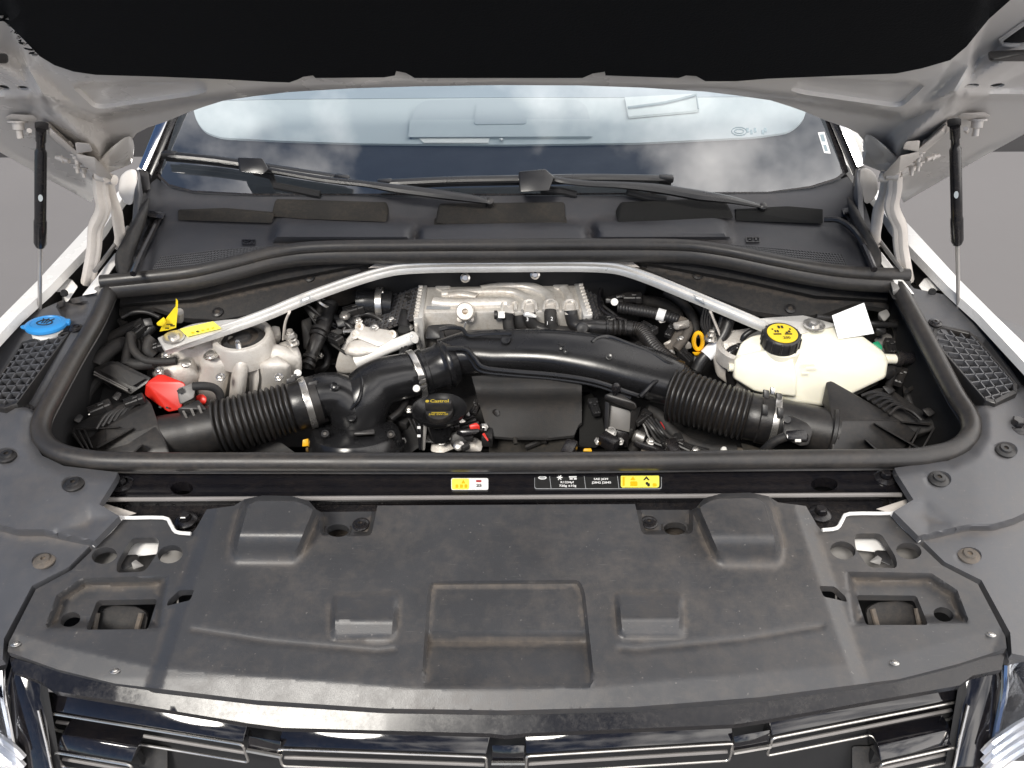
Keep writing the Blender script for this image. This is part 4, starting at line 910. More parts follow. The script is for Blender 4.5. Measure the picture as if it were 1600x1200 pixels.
def rounded3(P, r):
    out = []
    for i in range(len(P)):
        p, a, b = P[i], P[i-1], P[(i+1) % len(P)]; pa, pb = p+(a-p).normalized()*r, p+(b-p).normalized()*r
        for j in range(4): t = j/3; out.append((1-t)**2*pa+2*t*(1-t)*p+t*t*pb)
    return out
blade((85, 1078), (388, 1129), (72, 1110), (380, 1160), .900, 26)
blade((442, 1136), (767, 1146), (434, 1167), (760, 1179), .895, 26)
blade((819, 1146), (1143, 1126), (822, 1178), (1146, 1158), .895, 26)
blade((1201, 1122), (1490, 1063), (1206, 1150), (1502, 1092), .900, 26)
blade((96, 1148), (215, 1168), (86, 1172), (205, 1192), .862, 22)
blade((1372, 1166), (1487, 1140), (1376, 1190), (1492, 1164), .862, 22)
for a, b, c, d in (((388, 1150), (440, 1158), (386, 1172), (440, 1182)), ((768, 1164), (820, 1164), (768, 1192), (820, 1192)), ((1146, 1150), (1204, 1140), (1146, 1176), (1204, 1166))):
    hull('grille_link', [Zp(*p, z) for p, z in ((a, .892), (b, .892), (c, .87), (d, .87), (a, .87), (b, .87))], 'piano_black', gr, bev=.002)
    tube('link_trim', [Zp(*c, .873), Zp(*d, .873)], .003, 'steel', gr, seg=6)
for px in (215, 1330): hull('grille_post', [Zp(px, 1165, .825), Zp(px+48, 1165, .825), Zp(px+48, 1260, .77), Zp(px, 1260, .77), Zp(px+24, 1165, .80)], 'matt_black', gr, bev=.003)
lathe('badge_mount', [(.010, 0), (.010, .004), (.004, .006), (0, .006)], Zp(793, 1186, .86), Vector((0, -1, 1)), 'black_plastic', gr, 20)
for s in (0, 1):
    f = (lambda p: (1573-p[0], p[1]-8)) if s else (lambda p: p)
    hull('grille_pillar', [Zp(*f(p), z) for p, z in (((20, 1036), .94), ((66, 1056), .925), ((58, 1106), .895), ((8, 1078), .91), ((85, 1210), .83), ((30, 1210), .83), ((66, 1056), .86), ((20, 1036), .86), ((84, 1210), .78))], 'piano_black', gr, bev=.004)
    tube('pillar_line', [Zp(*f(p), z) for p, z in (((60, 1110), .897), ((72, 1160), .865), ((83, 1212), .832))], .002, 'steel', gr, seg=6)
    hull('pillar_groove', [Zp(*f(p), z) for p, z in (((64, 1058), .93), ((74, 1066), .925), ((68, 1112), .89), ((98, 1210), .82), ((86, 1212), .82), ((60, 1108), .89))], 'deep_black', gr, bev=.001)
    # headlamp beside the grille
    e = bpy.data.objects.new('headlight', None); COL.objects.link(e); e.parent = car; e.matrix_parent_inverse = INV
    e['label'] = 'clear headlight with bright trim at the '+('right' if s else 'left')+' edge of the grille'
    hull('lamp_housing', [Zp(*f(p), z) for p, z in (((4, 1040), .93), ((-80, 1010), .95), ((-120, 1060), .90), ((12, 1150), .84), ((24, 1200), .80), ((-100, 1200), .80), ((-60, 1100), .80))], 'gloss_black', e, bev=.004)
    tube('lamp_trim', smooth([Zp(*f(p), z) for p, z in (((2, 1046), .94), ((4, 1090), .91), ((14, 1140), .875), ((24, 1195), .84))], 4), .005, 'chrome', e, seg=8)
    for k in range(4):
        tube('lamp_light_guide', smooth([Zp(*f(p), z) for p, z in (((-60, 1120+k*14), .90-k*.008), ((-20, 1140+k*14), .885-k*.008), ((20, 1168+k*14), .865-k*.008), ((36, 1184+k*14), .85-k*.008))], 4), .0055, 'lamp_plastic', e, seg=8)
    hull('lamp_lens', [Zp(*f(p), z) for p, z in (((0, 1040), .945), ((-80, 1008), .962), ((-140, 1060), .93), ((10, 1110), .905), ((30, 1200), .855), ((-110, 1200), .87))], 'lamp_glass', e, bev=.004)
    sheet('bumper_corner', [f(p) for p in ((8, 1004), (2, 1028), (-4, 1042), (-160, 1010), (-160, 960), (-40, 980))], lambda a, b: np.interp(b, [960, 1010, 1042], [.972, .962, .945]), 'trim_plastic', step=12, thick=.02)
hull('bumper', [Vector((sx*1.0, y_, z_)) for sx in (-.9, .9) for y_, z_ in ((.53, .60), (.50, .5), (.54, .3), (.7, .3), (.7, .6))], 'white_paint', bev=.02)
# ------------------------------------------------------------------ engine bay
def P3(lst): return [Zp(*p) for p in lst]
def cam_n(p): return (Vector((0, 0, H))-p).normalized()
# dark engine mass low in the bay
hull('engine_block', P3([(420, 560, .86), (1180, 560, .86), (1180, 700, .80), (420, 700, .80), (420, 560, .7), (1180, 560, .7), (420, 720, .7), (1180, 720, .7)]), 'matt_black', bev=.01)
rr_ = random.Random(11)
# loose dark boxes and pipes filling the depth
for i in range(34):
    x, y = rr_.uniform(480, 1120), rr_.uniform(560, 705); z = rr_.uniform(.84, .90)
    s = rr_.uniform(.008, .022); c = Zp(x, y, z); a = rr_.uniform(0, 3)
    if i % 3: box('engine_fitting', c, (math.cos(a), math.sin(a), 0), (-math.sin(a), math.cos(a), 0), Zz, (s*2, s*1.2, s*1.4), ('black_plastic', 'matt_black', 'gloss_black')[i % 3], bev=.003)
    else: tube('engine_pipe', smooth([c, c+Vector((rr_.uniform(-.05, .05), rr_.uniform(-.03, .03), .01)), c+Vector((rr_.uniform(-.1, .1), rr_.uniform(-.05, .05), -.02))], 5), .006, 'hose_black', seg=8)

# strut brace ---------------------------------------------------------------
br = bpy.data.objects.new('strut_brace', None); COL.objects.link(br); br.parent = car; br.matrix_parent_inverse = INV; br['label'] = 'silver V-shaped brace bar across the rear of the engine bay'
top = [(258, 540, 1.035), (400, 494, 1.05), (480, 459, 1.06), (590, 421, 1.076), (645, 413, 1.080), (790, 412, 1.081), (935, 411, 1.080), (985, 418, 1.076), (1095, 463, 1.062), (1185, 501, 1.048), (1215, 514, 1.03)]
Q = P3(top)
def beam(name, pts, w, h, mat_, par, lean=0):
    bm = bmesh.new(); rows = []
    for i, p in enumerate(pts):
        d = (pts[min(i+1, len(pts)-1)]-pts[max(i-1, 0)]).normalized(); a = Vector((-d.y, d.x, 0)).normalized()
        u = a.cross(d)*-1; u = Zz
        prof = [(-w*.5, -h), (-w*.5, -.004), (-w*.42, 0), (-w*.1, .001), (-w*.05, .004), (w*.06, .004), (w*.12, .001), (w*.44, -.001), (w*.5, -.005), (w*.5, -h)]
        rows.append([bm.verts.new(p+a*x+u*y) for x, y in prof])
    for A, B in zip(rows, rows[1:]):
        for k in range(len(A)): bm.faces.new((A[k], A[(k+1) % len(A)], B[(k+1) % len(A)], B[k]))
    bm.faces.new(rows[0]); bm.faces.new(rows[-1][::-1]); return bmobj(name, bm, mat_, par)
def chaikin(pts, n=2):
    for _ in range(n):
        o = [pts[0]]
        for a, b in zip(pts, pts[1:]): o += [a.lerp(b, .25), a.lerp(b, .75)]
        pts = o+[pts[-1]]
    return pts
beam('bar', chaikin(Q, 3), .025, .012, 'bar_alu', br)
hull('end_plate', P3([(246, 528, 1.042), (300, 506, 1.046), (348, 500, 1.05), (402, 496, 1.05), (340, 520, 1.045), (258, 548, 1.038), (246, 528, 1.03), (402, 496, 1.03), (258, 552, 1.028), (340, 524, 1.03)]), 'bar_alu', br, bev=.002)
hull('end_plate', P3([(1180, 497, 1.042), (1255, 492, 1.04), (1312, 508, 1.035), (1250, 522, 1.03), (1192, 512, 1.035), (1250, 524, 1.015), (1312, 510, 1.02)]), 'bar_alu', br, bev=.002)
hull('gusset', P3([(575, 419, 1.073), (592, 408, 1.078), (650, 405, 1.078), (640, 416, 1.073), (575, 419, 1.066), (650, 405, 1.066)]), 'primer_white', br, bev=.001)
hull('gusset', P3([(922, 414, 1.073), (925, 404, 1.078), (984, 406, 1.078), (1000, 418, 1.073), (922, 414, 1.066), (1000, 418, 1.066)]), 'primer_white', br, bev=.001)
for c in ((272, 527, 1.044), (1272, 508, 1.039)):
    lathe('washer', [(.02, 0), (.02, .002), (.017, .003), (.010, .001), (.009, .008), (0, .009)], Zp(*c), Zz, 'steel', br, 20)
ys = hull('yellow_sticker', P3([(281, 514, 1.0485), (333, 502, 1.0515), (346, 513, 1.0495), (293, 526, 1.0465)]+[(281, 514, 1.046), (333, 502, 1.049), (346, 513, 1.047), (293, 526, 1.044)]), 'yellow_print', br, bev=0)
for k in range(5): hull('ink_block', P3([(298+k*8, 519-k*1.8, 1.0505), (302+k*8, 518-k*1.8, 1.0505), (303+k*8, 520-k*1.8, 1.0503), (299+k*8, 521-k*1.8, 1.0503), (300+k*8, 519-k*1.8, 1.047)]), 'print_black' if k == 1 else 'orange_yellow', br, bev=0)
for x, y, s in ((477, 467, -1), (1092, 466, 1)):
    hull('printed_mark', P3([(x-9, y+4*-s-2, 1.0665), (x+7, y-4*-s-2, 1.0665), (x+9, y-4*-s+4, 1.0655), (x-7, y+4*-s+4, 1.0655), (x, y, 1.06)]), 'print_grey', br, bev=0)
    hull('printed_mark', P3([(x-5, y+1.5*-s-1, 1.0675), (x+5, y-2*-s-1, 1.0675), (x+6, y-2*-s+2, 1.0668), (x-4, y+2*-s+2, 1.0668), (x, y, 1.06)]), 'print_white', br, bev=0)
for a, b in (((452, 488, 1.045), (443, 530, .99)), ((1110, 486, 1.045), (1128, 530, .99))):
    tube('brace_stay', smooth([Zp(*a), Zp((a[0]+b[0])/2-2, (a[1]+b[1])/2-4, 1.02), Zp(*b)], 5), .007, 'primer_white', br, seg=8, ell=(1.2, .35))

# intercooler -----------------------------------------------------------------
ic = bpy.data.objects.new('charge_cooler', None); COL.objects.link(ic); ic.parent = car; ic.matrix_parent_inverse = INV; ic['label'] = 'cast silver charge cooler box at the rear centre of the engine'
zt = 1.0
hull('cooler_body', P3([(667, 442, zt), (898, 440, zt), (912, 486, zt), (652, 488, zt)])+[Zp(652, 488, zt)+Vector((0, 0, -.10)), Zp(912, 486, zt)+Vector((0, 0, -.10)), Zp(667, 442, zt)+Vector((0, 0, -.10)), Zp(898, 440, zt)+Vector((0, 0, -.10))], 'alloy', ic, bev=.004)
for s in (0, 1):
    e = [(656, 441), (668, 441), (660, 496), (646, 498)] if not s else [(896, 439), (908, 438), (926, 492), (912, 494)]
    pts = [Zp(*p, zt+.005) for p in e]; lo = [p+Vector((0, 0, -.11)) for p in pts]
    hull('cooler_flange', pts+lo, 'bar_alu', ic, bev=.0015)
    for k in range(11):
        t = (k+.5)/11; a = pts[0].lerp(pts[3], t) if not s else pts[1].lerp(pts[2], t); b = pts[1].lerp(pts[2], t) if not s else pts[0].lerp(pts[3], t)
        box('crimp_tab', a.lerp(b, .22)+Vector((0, 0, .001)), X, Y, Zz, (.009, .0055, .005), 'alloy', ic, .0012)
    for k in range(3): box('crimp_tab', (pts[3] if not s else pts[2])+Vector((.004 if not s else -.004, -.002, -.02-.03*k)), X, Y, Zz, (.006, .008, .014), 'alloy', ic, .001)
def ictube(pts, r): return tube('cast_runner', smooth([Zp(*p, zt+.001) for p in pts], 6), r, 'alloy', ic, seg=14, ell=(1, .75))
ictube([(678, 471), (700, 474), (740, 474), (790, 473), (802, 478)], .014)
ictube([(690, 459), (760, 455), (800, 456), (822, 465), (828, 478)], .010)
ictube([(700, 462), (720, 460), (745, 464)], .010)
ictube([(752, 453), (800, 446), (830, 449), (855, 460), (862, 478)], .012)
ictube([(880, 450), (888, 462), (890, 478)], .010)
for x in (795, 827, 860, 891):
    tube('port_arch', smooth([Zp(x-11, 485, zt+.003), Zp(x-9, 473, zt+.006), Zp(x, 469, zt+.007), Zp(x+9, 473, zt+.006), Zp(x+11, 485, zt+.003)], 6), .0035, 'alloy', ic, seg=8)
    hull('port_block', P3([(x-8, 472, zt+.006), (x+8, 472, zt+.006), (x+9, 492, zt), (x-9, 492, zt), (x-8, 472, zt-.01), (x+8, 495, zt-.03), (x-8, 495, zt-.03)]), 'cast_alu', ic, bev=.003)
for c in ((692, 448), (876, 446)): lathe('cast_boss', [(.016, 0), (.016, .002), (.013, .003), (0, .003)], Zp(*c, zt), Zz, 'alloy', ic, 20)
hull('part_plate', P3([(667, 478, zt+.002), (704, 478, zt+.002), (703, 483, zt+.002), (666, 483, zt+.002), (667, 478, zt-.003), (703, 483, zt-.003)]), 'print_grey', ic, bev=0)
bc_ = Zp(727, 487, zt+.002); nn = Vector((0, -.8, .6))
lathe('lifting_boss', [(.0185, -.03), (.0185, .010), (.016, .013), (.006, .0135), (.005, .008), (0, .008)], bc_, nn, 'alloy', ic, 24)
for x in (719, 736): lathe('ear', [(.006, 0), (.006, .006), (0, .008)], Zp(x, 499, zt-.02), nn, 'alloy', ic, 12)
tube('key_slot', [Zp(728, 496, zt-.012)+Vector((0, -.016, 0)), Zp(726, 505, zt-.03)+Vector((0, -.016, 0))], .0018, 'print_grey', ic, seg=6)
hull('sensor_cube', P3([(778, 486, zt+.004), (789, 486, zt+.004), (789, 497, zt), (778, 497, zt), (778, 498, zt-.02), (789, 498, zt-.02), (789, 490, zt-.02)]), 'white_plastic', ic, bev=.0015)
lathe('sensor_cap', [(.009, 0), (.009, .006), (0, .007)], Zp(777, 492, zt-.003), Vector((-1, 0, 0)), 'black_plastic', ic, 14)
# black ribbed end tanks
for s in (0, 1):
    if not s: g = lambda u, v: (658-u*96*(1-.0*v)-v*14, 441+v*56+u*34*(1-v*.2)+u*u*14, zt+.004-.05*u-.004*v)
    else: g = lambda u, v: (904+u*34+v*16, 440+v*54+u*14, zt+.002-.04*u)
    nu, nv = (12, 9) if not s else (6, 9)
    t = lattice('end_tank', [[Zp(*g(i/nu, j/nv)) for i in range(nu+1)] for j in range(nv+1)], .26, .007, 'trim_plastic', ic, 'black ribbed plastic end tank at the '+('right' if s else 'left')+' of the charge cooler')
    hull('tank_core', [Zp(*g(a, b))-Vector((0, 0, h)) for a in (0, .98) for b in (.02, 1) for h in (.022, .08)], 'matt_black', ic, bev=0)
tube('inlet_duct', smooth(P3([(560, 473, .985), (580, 473, .985), (612, 476, .98)]), 4), [.030]*4+[.029]*5, 'duct_black', ic, seg=22)
lathe('clamp_band', [(.0315, -.007), (.033, -.006), (.033, .006), (.0315, .007)], Zp(594, 474, .984), X, 'steel', ic, 24)
lathe('clamp_screw', [(.005, -.008), (.005, .008), (0, .009)], Zp(593, 457, 1.01), X, 'steel', ic, 10)
tube('filler_stub', P3([(631, 515, .985), (631, 498, .99), (631, 485, .995)]), [.011, .010, .006], 'black_plastic', ic, seg=12)
# bulkhead bolts behind the cooler
for c in ((727, 434, 1.03), (836, 429, 1.03)):
    lathe('bulkhead_bolt', [(.010, 0), (.010, .003), (.006, .005), (.005, .003), (0, .003)], Zp(*c), Vector((0, -1, .5)), 'steel', car, 18)
hull('bulkhead', P3([(560, 420, 1.05), (1010, 416, 1.05), (1010, 445, 1.0), (560, 450, 1.0)])+[Zp(560, 420, 1.05)+Vector((0, .06, -.3)), Zp(1010, 416, 1.05)+Vector((0, .06, -.3))], 'deep_black', bev=0)

# coolant hoses at the cooler ports
def hose(name, pts, r, mat_='hose_black', par=car, seg=14, label=None, n=6):
    v = [Zp(*p) for p in pts]; 
    R = r if isinstance(r, list) else [r]*len(v); q, w = smooth(v, n, R); bm = bmesh.new(); add_tube(bm, q, w, seg); return bmobj(name, bm, mat_, par, label)
def corrug(name, pts, r, pitch, amp, mat_='hose_black', par=car, seg=28, label=None, r2=None):
    q = smooth([Zp(*p) for p in pts], 40); L_ = [0]
    for a, b in zip(q, q[1:]): L_.append(L_[-1]+(b-a).length)
    n = int(L_[-1]/pitch*6); out, R = [], []; j = 0
    for i in range(n+1):
        s = L_[-1]*i/n
        while j < len(L_)-2 and L_[j+1] < s: j += 1
        t = (s-L_[j])/max(1e-9, L_[j+1]-L_[j]); out.append(q[j].lerp(q[j+1], t))
        rad = r+((r2 or r)-r)*i/n; R.append(rad + amp*(abs(math.cos(math.pi*s/pitch))**.6*2-1))
    bm = bmesh.new(); add_tube(bm, out, R, seg); return bmobj(name, bm, mat_, par, label, 60)
hose('cooler_hose', [(795, 488, 1.0), (794, 500, .985), (796, 515, .97), (806, 527, .95)], .0115, 'matt_black')
hose('cooler_hose', [(812, 492, .99), (814, 505, .975), (820, 515, .96)], .013, 'matt_black')
hose('cooler_hose', [(827, 488, 1.0), (828, 500, .985), (838, 511, .97), (862, 517, .965), (900, 521, .965), (930, 530, .96)], .0125, 'matt_black')
hose('cooler_hose', [(860, 485, 1.0), (860, 497, .99), (862, 510, .975), (872, 520, .96)], .0125, 'matt_black')
hose('cooler_hose', [(892, 485, 1.0), (893, 495, .99), (898, 507, .985), (912, 511, .985)], .0135, 'hose_black')
hull('hose_clip', P3([(817, 488, 1.006), (840, 492, 1.0), (838, 497, .998), (818, 495, 1.0), (826, 486, 1.01), (818, 490, .99), (838, 496, .985)]), 'bar_alu', bev=.002)
for p, t_ in (((824, 499, 1.0), '3'), ((862, 498, 1.003), '2'), ((855, 505, .99), '1')):
    O = Zp(*p)+Vector((0, -.006, .004)); text('hose_number', t_, O, Vector((1, 0, 0)), Vector((0, .64, .77)), .010, 'print_white', car)
cpl = hose('hose_coupling', [(908, 511, .985), (930, 511, .985), (956, 512, .98), (985, 513, .975)], [.0155, .017, .0155, .015], label='ribbed black hose coupling right of the charge cooler')
for x, r in ((916, .0185), (926, .0195), (948, .0175), (960, .017), (968, .0165), (976, .0165)): lathe('coupling_ring', [(r-.003, -.003), (r, -.002), (r, .002), (r-.003, .003)], Zp(x, 511.5, .983), X, 'hose_black', cpl, 18)
lathe('coupling_cap', [(.0125, 0), (.0125, .006), (.010, .008), (.004, .0075), (0, .009)], Zp(909, 513, .995), Vector((0, -.8, .6)), 'black_plastic', cpl, 18)
corrug('loom_conduit', [(984, 512, .975), (1000, 516, .975), (1011, 527, .972), (1022, 542, .968), (1038, 556, .962), (1058, 572, .955), (1074, 588, .94)], .0135, .0052, .0013, label='corrugated black conduit curving down to the right bellows')
hose('loom_braid', [(838, 511, .972), (870, 521, .968), (905, 523, .968), (930, 530, .96), (948, 536, .955)], .0085, 'black_plastic')
hose('pipe', [(940, 448, .99), (936, 462, .99), (938, 480, .985), (952, 492, .98), (980, 502, .98)], .004, 'gloss_black')
hull('breather_box', P3([(946, 464, .99), (980, 456, .99), (1002, 455, .99), (1002, 470, .98), (975, 474, .98), (946, 474, .98), (1000, 476, .94), (946, 478, .94)]), 'black_plastic', bev=.003)
lathe('screw_head', [(.0075, 0), (.0075, .002), (.004, .002), (.004, .004), (0, .004)], Zp(960, 472, .998), Vector((0, -.7, .7)), 'white_plastic', car, 16)
tube('stud', P3([(964, 464, .99), (974, 463, .995), (976, 465, .995)]), .003, 'steel', seg=8)
corrug('loom_conduit', [(966, 480, .985), (990, 484, .985), (1025, 490, .98), (1060, 500, .975)], .0115, .006, .0008)
tube('white_tape', P3([(1027, 490.5, .9805), (1039, 494, .979)]), .0128, 'print_white', seg=16)
hose('pipe', [(1060, 500, .975), (1070, 506, .97), (1062, 520, .955), (1048, 540, .94), (1040, 550, .93)], .010, 'dust_grey')
hose('pipe', [(1074, 506, .97), (1076, 515, .965), (1070, 528, .955), (1056, 546, .94)], .009, 'dust_grey')
hull('bracket', P3([(1050, 504, .985), (1078, 498, .985), (1078, 512, .975), (1054, 516, .975), (1066, 508, .99), (1060, 516, .95)]), 'cast_alu', bev=.003)
hull('bracket', P3([(1034, 536, .95), (1060, 524, .955), (1080, 534, .95), (1084, 546, .93), (1056, 548, .93), (1040, 546, .92)]), 'cast_alu', bev=.004)
for r_, k in ((0, 0), (1, 6), (2, 12)):
    hose('cable', [(1034+k, 480-k*.3, .95), (1048+k, 464, .96), (1075+k, 466, .97), (1098+k, 490, .97), (1108+k*.6, 512, .96), (1112+k*.5, 530, .94)], .006, 'hose_black')
# dipstick
dp = bpy.data.objects.new('dipstick', None); COL.objects.link(dp); dp.parent = car; dp.matrix_parent_inverse = INV; dp['label'] = 'yellow dipstick handle standing in front of the right brace leg'
yc = Zp(1090, 552, .96)
loop = [Yp(1091+7.0*math.cos(t), 533+13*math.sin(t), yc.y) for t in [k*math.pi/10 for k in range(20)]]
tube('handle', loop, .0042, 'orange_yellow', dp, seg=8, closed=True)
hull('collar', [Yp(*p, yc.y+d) for p in ((1081, 550), (1099, 550), (1098, 554), (1086, 556)) for d in (-.010, .006)], 'orange_yellow', dp, bev=.002)
tube('tube', [Yp(1090, 556, yc.y), Yp(1088, 580, yc.y-.01)], .007, 'grey_plastic', dp, seg=10)
cab = hose('cable_sleeve', [(1140, 498, 1.02), (1132, 520, 1.0), (1122, 535, .985), (1098, 560, .96), (1088, 578, .94)], .0115, label='black cable with a white printed sleeve below the right brace leg')
tube('white_sleeve', P3([(1121, 537, .984), (1103, 556, .965)]), .0135, 'paper', cab, seg=16)
for i in range(3): tube('cable_strand', smooth(P3([(1128+i*5, 495, 1.02), (1122+i*4, 515, 1.0), (1114+i*4, 535, .985)]), 5), .004, 'hose_black', cab, seg=8)
lathe('tower_nut', [(.013, 0), (.013, .003), (.009, .003), (.009, .012), (.005, .012), (.005, .02), (0, .021)], Zp(1110, 530, 1.0), Zz, 'steel', car, 12)
# right strut tower
hull('strut_tower', P3([(1110, 540, .99), (1150, 512, 1.0), (1200, 508, 1.0), (1300, 520, 1.0), (1350, 545, .98), (1120, 590, .93), (1160, 620, .90), (1300, 640, .88), (1380, 600, .9), (1112, 560, .93)]), 'cast_alu', bev=.02, seg=3, label='cast suspension tower behind the white coolant tank')
lathe('tower_collar', [(.05, -.02), (.05, .008), (.043, .012), (.036, .006), (.036, -.02)], Zp(1160, 545, .985), Zz, 'cast_alu', car, 28)
# left strut tower
tw = bpy.data.objects.new('strut_tower', None); COL.objects.link(tw); tw.parent = car; tw.matrix_parent_inverse = INV; tw['label'] = 'pale cast suspension tower at the left with open top ring and studs'
blob('tower_body', P3([(232, 552, 1.0), (300, 520, 1.01), (420, 522, 1.01), (455, 535, 1.0), (466, 560, .98), (462, 585, .94), (440, 615, .88), (330, 640, .86), (236, 600, .9), (240, 640, .84)]), 'cast_alu', tw, cuts=5, it=8)
c0 = Zp(379, 527, 1.012)
lathe('tower_ring', [(.058, -.04), (.056, .004), (.053, .008), (.046, .008), (.043, .004), (.043, -.02), (0, -.02)], c0, Zz, 'cast_alu', tw, 40)
lathe('top_mount', [(.042, -.016), (.04, -.004), (.03, .002), (.028, -.004), (.018, -.002), (.014, .006), (0, .008)], c0, Zz, 'matt_black', tw, 32)
def stud(px, py, z, ln, r=.0055):
    o = Zp(px, py, z); prof = [(r*2.1, 0), (r*2.1, .003), (r*1.5, .003), (r*1.5, .008), (r, .008)]
    k = int((ln-.01)/.003)
    for i in range(k): prof += [(r, .009+i*.003), (r*.84, .0105+i*.003)]
    prof += [(r*.7, ln), (0, ln)]; return lathe('stud', prof, o, Vector((.05, 0, 1)), 'steel', tw, 14)
stud(376, 557, 1.0, .036)
blob('stud_boss', P3([(366, 556, 1.003), (384, 556, 1.003), (386, 575, .985), (362, 578, .985), (360, 640, .90), (384, 640, .90), (374, 556, .9)]), 'cast_alu', tw, cuts=3, it=3)
blob('cast_lobe', P3([(305, 565, .995), (340, 556, .998), (358, 572, .985), (352, 620, .92), (345, 650, .87), (305, 650, .87), (302, 590, .96), (330, 560, .9)]), 'cast_alu', tw, cuts=3, it=3)
lathe('flange_nut', [(.014, 0), (.014, .002), (.009, .003), (.009, .007), (.005, .008), (0, .008)], Zp(330, 556, 1.003), Zz, 'steel', tw, 12)
blob('cast_lobe', P3([(398, 572, .985), (430, 560, .99), (452, 575, .98), (455, 600, .94), (440, 630, .89), (400, 640, .87), (396, 600, .94), (425, 570, .9)]), 'cast_alu', tw, cuts=3, it=3)
blob('cast_rib', P3([(390, 548, 1.0), (396, 548, 1.0), (404, 590, .96), (396, 634, .89), (390, 634, .89), (388, 590, .95)]), 'cast_alu', tw, cuts=3, it=3)
blob('cast_lobe', P3([(430, 540, .99), (455, 535, .992), (468, 556, .98), (466, 585, .94), (452, 600, .92), (440, 560, .97), (455, 545, .9)]), 'cast_alu', tw, cuts=3, it=3)
for (x, y) in ((455, 528), (458, 538)): lathe('flange_nut', [(.012, 0), (.012, .004), (.008, .004), (.008, .012), (.006, .013), (.006, .018), (0, .018)], Zp(x, y, 1.0), Zz, 'steel', tw, 12)
blob('cast_lobe', P3([(420, 512, 1.0), (425, 508, 1.0), (436, 508, 1.0), (436, 520, 1.0), (420, 535, .98), (436, 535, .96)]), 'cast_alu', tw, cuts=3, it=3)
blob('cast_lobe', P3([(240, 575, .985), (300, 560, .99), (310, 590, .96), (300, 620, .92), (250, 600, .93), (238, 590, .94), (270, 580, .86)]), 'cast_alu', tw, cuts=3, it=3)
lathe('bolt', [(.009, 0), (.009, .004), (.006, .006), (0, .006)], Zp(291, 569, .995), Vector((.3, -.2, 1)), 'steel', tw, 12)
tube('tower_post', P3([(280, 500, 1.045), (280, 492, 1.06), (280, 487, 1.07)]), .008, 'grey_plastic', tw, seg=10)

# pipework between tower and engine
h1 = hose('coolant_pipe', [(517, 476, .98), (513, 492, .975), (503, 515, .965), (494, 535, .955), (486, 556, .94), (482, 575, .92)], [.016, .013, .015, .015, .012, .012], label='dark coolant pipe running down between the left tower and the engine')
for p, r in (((514, 478, .982), .017), ((505, 503, .972), .0145), ((500, 517, .966), .019), ((497, 524, .962), .018), ((484, 560, .94), .015), ((481, 570, .93), .015)): lathe('pipe_collar', [(r-.003, -.004), (r, -.003), (r, .003), (r-.003, .004)], Zp(*p), (Zp(486, 556, .94)-Zp(513, 492, .975)), 'hose_black', h1, 18)
lathe('pipe_clip', [(.018, -.003), (.0195, -.002), (.0195, .002), (.018, .003)], Zp(506, 473, .99), Vector((.5, .3, .6)), 'steel', h1, 18)
hose('pipe', [(520, 494, .97), (545, 508, .965), (555, 520, .95), (560, 500, .96), (530, 490, .96)], .007, 'hose_black')
hose('pipe', [(506, 540, .92), (512, 555, .91), (508, 572, .90), (494, 580, .89)], .008, 'hose_black')
hull('actuator', P3([(524, 500, .975), (545, 494, .98), (560, 496, .975), (566, 503, .97), (556, 508, .965), (528, 512, .965), (560, 510, .93), (526, 515, .93)]), 'black_plastic', bev=.004)
lathe('flange_nut', [(.011, 0), (.011, .004), (.007, .005), (.007, .010), (0, .011)], Zp(539, 495, .985), Zz, 'steel', car, 12)
tube('actuator_rod', P3([(536, 518, .965), (556, 516, .965)]), .004, 'steel', seg=8)
hull('actuator', P3([(515, 515, .965), (535, 512, .968), (537, 522, .96), (518, 526, .955), (535, 528, .93), (516, 528, .93)]), 'matt_black', bev=.004)
# cast thermostat housing
th = blob('cast_elbow', P3([(552, 521, .965), (562, 510, .97), (605, 515, .968), (617, 525, .96), (600, 540, .94), (560, 532, .95), (538, 540, .94), (530, 565, .91), (526, 585, .88), (590, 575, .89), (610, 545, .91)]), 'cast_alu', cuts=3, it=3, label='cast metal housing behind the left intake elbow')
for c in ((555, 523, .972), (562, 511, .98), (613, 523, .97), (604, 532, .96)): lathe('housing_bolt', [(.009, -.01), (.009, .003), (.005, .004), (.004, .002), (0, .002)], Zp(*c), Vector((-.2, -.6, .7)), 'alloy', th, 14)
hull('housing_flange', P3([(548, 520, .978), (560, 508, .982), (572, 510, .98), (612, 516, .975), (620, 524, .97), (608, 536, .965), (590, 542, .962), (560, 530, .97), (556, 528, .95), (608, 538, .94), (600, 520, .95)]), 'cast_alu', th, bev=.003)
hull('housing_neck', P3([(546, 532, .968), (566, 528, .97), (604, 540, .962), (606, 552, .95), (560, 560, .945), (536, 552, .955), (570, 550, .90), (600, 550, .90), (540, 550, .90)]), 'cast_alu', th, bev=.008, seg=3)
wl = tube('sleeve_tube', smooth(P3([(556, 566, .93), (600, 546, .95), (640, 530, .965), (647, 527, .97)]), 4), .0125, 'white_plastic', car, seg=16, label='off-white tube with small print beside the intake clamp')
text('lettering', '7 KO', Zp(637, 528, .985), Vector((.9, .35, .2)).normalized(), Vector((-.2, .6, .75)).normalized(), .011, 'print_grey', wl)

